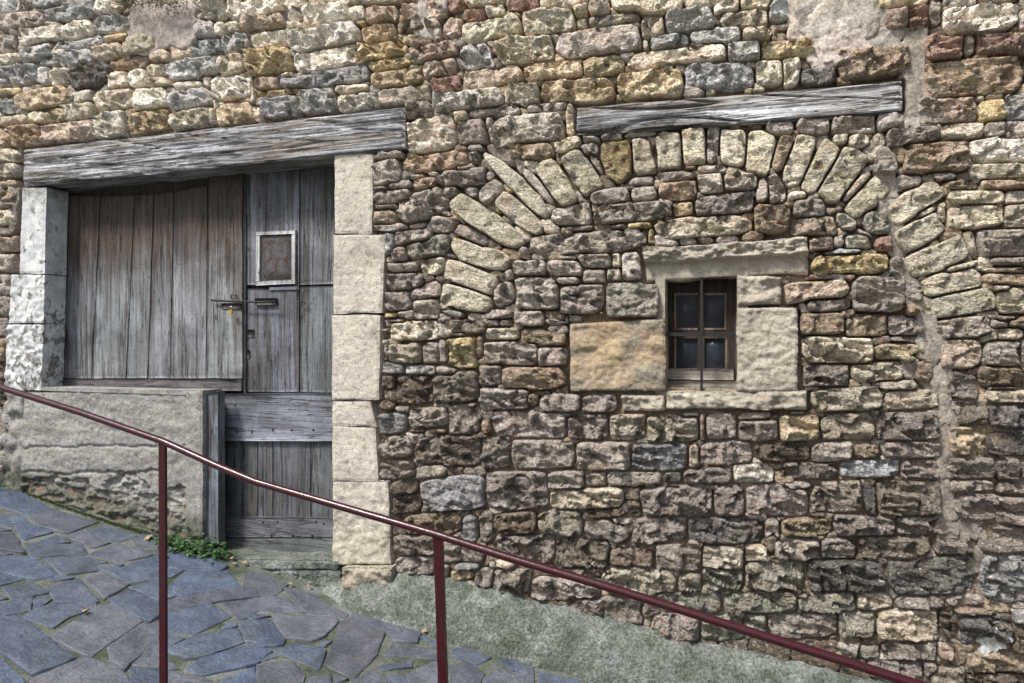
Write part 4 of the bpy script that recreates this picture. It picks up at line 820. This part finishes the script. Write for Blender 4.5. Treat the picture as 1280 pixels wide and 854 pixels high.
# ------------------------------------------------------------ street, mortar sheet and paving stones
gxs = np.concatenate([np.linspace(-60, -6.6, 16), np.linspace(-6.5, 3, 150), np.linspace(3.2, 60, 16)])
gys = np.concatenate([np.linspace(-40, -.4, 12), np.linspace(-.2, 3.5, 62)])
gv = [(X, Y, ground(X, Y) + (.006 * noise.fractal(Vector((X * 9, Y * 9, 0)), 1, 2, 3) if -6.6 < X < 3 else 0)) for Y in gys for X in gxs]
gf = [(a * len(gxs) + b, a * len(gxs) + b + 1, (a + 1) * len(gxs) + b + 1, (a + 1) * len(gxs) + b) for a in range(len(gys) - 1) for b in range(len(gxs) - 1)]
street = mesh_obj('street', gv, gf, MAT['joint'], None, kind='structure')
street['label'] = 'steep street paved with irregular blue grey slates in pale mossy mortar'
def in_poly(x, y, pg):
    r = False
    for (ax, ay), (bx, by) in zip(pg, pg[1:] + pg[:1]):
        if (ay > y) != (by > y) and x < (bx - ax) * (y - ay) / (by - ay) + ax: r = not r
    return r
pavers = []
for line in PAVE.strip().splitlines():
    if line[0] == '@': ox, oy = map(float, line[1:].split()); continue
    for it in line.split(';'):
        pts = [tuple(map(float, q.split(','))) for q in it.split()]
        if len(pts) >= 3: pavers.append([PG(ox + a / 4, oy + b / 4) for a, b in pts])
pv2 = [[(p.x, p.y) for p in pg] for pg in pavers]
def paver(pg, k):
    c = sum(pg, Vector()) / len(pg); out = []
    for a, b in zip(pg, pg[1:] + pg[:1]):
        m = max(2, int((b - a).length / .035))
        for q in range(m):
            p = a.lerp(b, q / m); nn = noise.noise(Vector((p.x * 14, p.y * 14, k))) * .007 if q else 0
            d = (p - c); d.z = 0; d.normalize(); out.append(p + d * nn)
    ta, tb = random.uniform(-.012, .012), random.uniform(-.012, .012); th = random.uniform(.005, .011)
    vs, fs = [], []
    ringspec = [(1.085, -.02), (1.085, .6), (1.07, .93), (1.035, 1), (.9, 1), (.78, 1), (.64, 1), (.5, 1), (.36, 1), (.2, 1)]
    for sc_, hh in ringspec:
        for p in out:
            q = c + (p - c) * sc_; z = ground(q.x, q.y)
            top = th + ta * (q.x - c.x) / .2 * .5 + tb * (q.y - c.y) / .2 * .5 + .006 * noise.fractal(Vector((q.x * 12, q.y * 12, k)), .8, 2, 4)
            vs.append((q.x, q.y, z + max(.004, top) * hh if hh > 0 else z - .02))
    vs.append((c.x, c.y, ground(c.x, c.y) + th)); m = len(out)
    for r in range(len(ringspec) - 1):
        for q in range(m): fs.append((r * m + q, r * m + (q + 1) % m, (r + 1) * m + (q + 1) % m, (r + 1) * m + q))
    r = len(ringspec) - 1
    for q in range(m): fs.append((r * m + q, r * m + (q + 1) % m, len(vs) - 1))
    base = random.choice([(.095, .118, .16), (.10, .119, .155), (.112, .122, .15), (.088, .115, .165), (.118, .123, .145)])
    far = max(0, min(1, (c.y - 1.8) / 1.4)); kk = random.uniform(.85, 1.15)
    mesh_obj('paving_stone', vs, fs, MAT['slate'], street, [q * kk for q in base])
for k, pg in enumerate(pavers): paver(pg, k)
# more slates of the same kind where the street goes on outside the picture
k = 0
for a in range(-22, 12):
    for b in range(-4, 11):
        X = a * .30 + random.uniform(-.06, .06) + (b % 2) * .15; Y = .1 + b * .27 + random.uniform(-.05, .05)
        u_ = None
        fw = -X * sn + Y * cs
        if fw > .25:
            rr = X * cs + Y * sn; u_ = CU + F * rr / fw; v_ = CV - F * (ground(X, Y) - CAMZ) / fw
            if -40 < u_ < 1290 and v_ < 885: continue
        if Y > 2.85 or any(in_poly(X, Y, q) for q in pv2): continue
        pts = []
        for t in np.sort(rs.uniform(0, 2 * np.pi, 1)[0] + np.arange(6) / 6 * 2 * np.pi):
            r = random.uniform(.10, .145); x, y = X + math.cos(t) * r, Y + math.sin(t) * r * .9; pts.append(Vector((x, y, ground(x, y))))
        if k < 190: paver(pts, 500 + k)
        k += 1

# ------------------------------------------------------------ sloping concrete apron at the foot of the wall
foot_px = [(397, 738), (435, 764), (450, 770), (525, 793), (557, 804), (640, 826), (720, 846), (747, 854), (900, 890), (1300, 1000)]
top_px = [(397, 728), (412, 722), (490, 714), (532, 720), (557, 722), (640, 741), (712, 760), (805, 783), (865, 799), (1000, 828), (1090, 850), (1400, 930)]
def interp(tab, x):
    for (a, b), (c, d) in zip(tab, tab[1:]):
        if a <= x <= c: return b + (d - b) * (x - a) / (c - a)
    return tab[-1][1]
av, af = [], []; NU, NT = 190, 26
foot_w = [PG(a, b) for a, b in foot_px]; 
for q in foot_w: print('foot', [round(t, 2) for t in q])
for a in range(NU + 1):
    u = 397 + (1400 - 397) * a / NU
    T = P(u, interp(top_px, u) + 3.5 * noise.noise(Vector((u / 22, 1, 1))) + 3 * noise.noise(Vector((u / 8, 1, 1))), D - .004)
    # matching foot point straight out from the wall
    fy = min(D - .06, interp([(p.x, p.y) for p in foot_w], T.x) if foot_w[0].x < T.x < foot_w[-1].x else foot_w[0].y)
    fy = max(fy, D - .42)
    B = Vector((T.x, fy, ground(T.x, fy) - .01))
    for b in range(NT + 1):
        t = b / NT
        p = T.lerp(B, t); bul = .05 * math.sin(math.pi * t) ** .8 * min(1, a / 45)
        nrm = Vector((0, -(T.z - B.z), (T.y - B.y))).normalized()
        nrm = Vector((0, -abs(T.z - B.z), abs(T.y - B.y))).normalized()
        p = p + nrm * (bul + .014 * noise.fractal(Vector((p.x * 7, p.y * 9, p.z * 9)), 1, 2, 4))
        av.append(p)
    av[-1] = Vector((av[-1].x, av[-1].y, ground(av[-1].x, av[-1].y) - .02))
for a in range(NU):
    for b in range(NT):
        q = a * (NT + 1) + b; af.append((q, q + 1, q + NT + 2, q + NT + 1))
ap = mesh_obj('concrete_apron', av, af, MAT['apron'])
tag(ap, 'sloping mossy concrete apron along the foot of the stone wall', 'apron')

# ------------------------------------------------------------ handrail
RY = 2.1
hr = empty('handrail', tuple(P(203, 876, RY)))
tag(hr, 'dark red metal handrail descending across the front of the street', 'railing')
rp = [(-330, 372), (-100, 449), (0, 484), (100, 515.5), (180, 543.5), (203, 551.5), (222, 560), (275, 584), (320, 602.5), (415, 630), (545, 668), (640, 698.5), (750, 731), (850, 762), (960, 797), (1060, 828), (1147, 856), (1500, 965)]
pts = []
for a, b in zip(rp, rp[1:]):
    for q in range(4): pts.append(P(a[0] + (b[0] - a[0]) * q / 4, a[1] + (b[1] - a[1]) * q / 4, RY))
tube('rail', pts, .0135, 'rail', hr, seg=20)
def post(u0, v0, u1, hw):
    t = P(u0, v0, RY); x = P(u1, 854, RY); k = (ground(x.x, RY) - .03 - t.z) / (x.z - t.z)
    tube('post', [t, t.lerp(x, k * .5), t.lerp(x, k)], 0, 'rail', hr, seg=4, sq=(hw, .006))
post(203.5, 554, 204.5, .0155); post(548, 672, 554, .0165)
xx = P(1147, 856, RY); tube('post', [P(1300, 902, RY), Vector((P(1300, 902, RY).x, RY, ground(P(1300, 902, RY).x, RY) - .02))], 0, 'rail', hr, seg=4, sq=(.0165, .006))
tube('post', [P(-250, 400, RY), Vector((P(-250, 400, RY).x, RY, ground(P(-250, 400, RY).x, RY) - .02))], 0, 'rail', hr, seg=4, sq=(.0165, .006))

# ------------------------------------------------------------ weeds, moss, leaves
def leaf_verts(c, d, nrm, ln_, wd):
    s = d.cross(nrm).normalized() * wd
    return [c, c + d * ln_ * .35 + s, c + d * ln_ + nrm * -.1 * ln_, c + d * ln_ * .35 - s, c + d * ln_ * .5 + nrm * .12 * ln_]
def clump(name, base_pts, count, hmax, size, mat, label, cat, droop=False, group=None):
    o0 = base_pts[0]; root = empty(name, tuple(o0)); tag(root, label, cat, group)
    vs, fs, sv, sf = [], [], [], []
    for k in range(count):
        f = random.random() * (len(base_pts) - 1.001); a = base_pts[int(f)].lerp(base_pts[int(f) + 1], f % 1)
        g_ = a + Vector((random.gauss(0, .035), random.gauss(-.035, .03), 0))
        hgt = abs(random.gauss(0, .5)) * hmax * (1 if not droop else -1)
        c = g_ + Vector((random.gauss(0, .02), random.gauss(0, .015), hgt))
        an = random.uniform(0, 2 * math.pi); d = Vector((math.cos(an), math.sin(an) - .3, random.uniform(-.4, .5))).normalized()
        nr = (Vector((random.gauss(0, .4), random.gauss(-.4, .4), 1))).normalized()
        s = size * random.uniform(.6, 1.25); b = len(vs)
        vs.extend(leaf_verts(c, d, nr, s, s * .34)); fs += [(b, b + 1, b + 4), (b + 1, b + 2, b + 4), (b + 2, b + 3, b + 4), (b + 3, b, b + 4)]
        if k % 4 == 0:
            b = len(sv); w = Vector((.0012, 0, 0)); sv.extend([g_ - w, g_ + w, c + w, c - w]); sf.append((b, b + 1, b + 2, b + 3))
    mesh_obj('leaves', [v - o0 for v in vs], fs, mat, root, smooth=False, kind='stuff')
    mesh_obj('stems', [v - o0 for v in sv], sf, mat, root, smooth=False, kind='stuff')
def GW(u, Y):                                           # ground point at wall offset Y under pixel column u
    x = P(u, 500, D).x; return Vector((x, Y, ground(x, Y)))
gp = lambda u, v: PG(u, v)
clump('weed_clump', [gp(212, 676), gp(232, 686), gp(258, 692), gp(283, 696)], 430, .085, .03, MAT['leaf'], 'low bright green weeds growing at the foot of the door post', 'plant')
clump('weed_clump', [gp(-12, 606), gp(4, 609), gp(14, 611)], 60, .04, .02, MAT['leaf'], 'tiny green tuft at the far left foot of the wall', 'plant')
clump('moss_clump', [P(150, 2, D - .03), P(190, 1, D - .05), P(232, 2, D - .03)], 900, .05, .012, MAT['moss'], 'dry brown moss hanging at the top of the wall above the door', 'moss', droop=True)
vs_, fs_ = [], []
for k in range(2600):
    f = random.random(); u = 2 + f * 196; v = interp([(0, 606), (15, 609), (75, 632), (140, 654), (185, 667), (210, 675)], u) + abs(random.gauss(0, 1.6))
    c = PG(u, v) + Vector((0, 0, random.uniform(0, .012))); b = len(vs_); d = Vector((random.gauss(0, 1), random.gauss(-.4, .6), random.uniform(0, 1.2))).normalized()
    vs_.extend(leaf_verts(c, d, Vector((0, -.5, 1)).normalized(), random.uniform(.005, .013), .003)); fs_ += [(b, b + 1, b + 4), (b + 1, b + 2, b + 4), (b + 2, b + 3, b + 4), (b + 3, b, b + 4)]
tag(mesh_obj('moss', vs_, fs_, MAT['green_moss'], None, smooth=False), 'dark green moss along the foot of the rendered parapet', None, kind='stuff')
def fallen(u, v, s, label, tone):
    c = gp(u, v) + Vector((0, 0, .022)); an = random.uniform(0, 6.28); d = Vector((math.cos(an), math.sin(an), .1)).normalized(); nn = Vector((random.gauss(0, .3), -.5, 1)).normalized()
    vs = leaf_verts(Vector(), d, nn, s, s * .4); o = mesh_obj('fallen_leaf', vs, [(0, 1, 4), (1, 2, 4), (2, 3, 4), (3, 0, 4)], MAT['dead'], None, smooth=False); o.location = c
    return tag(o, label, 'leaf', 'dry leaves fallen by the wall')
fallen(186, 678, .07, 'large pale tan dry leaf on the paving left of the red post', 1)
for u, v, lab in [(262, 697, 'dry leaf just below the weeds, nearer the red post'), (290, 703, 'dry leaf just left of the doorstep'), (296, 708, 'dry leaf under the left corner of the doorstep'), (303, 707, 'dry leaf right of the doorstep corner'), (366, 733, 'dry leaf below the lower step stone, left one'), (388, 736, 'dry leaf at the start of the concrete apron'), (528, 793, 'dry leaf at the foot of the apron by the second post')]:
    fallen(u, v, .035, lab, 0)
fallen(108, 767, .04, 'pale twig-like dry leaf lying in a joint of the paving', 0)
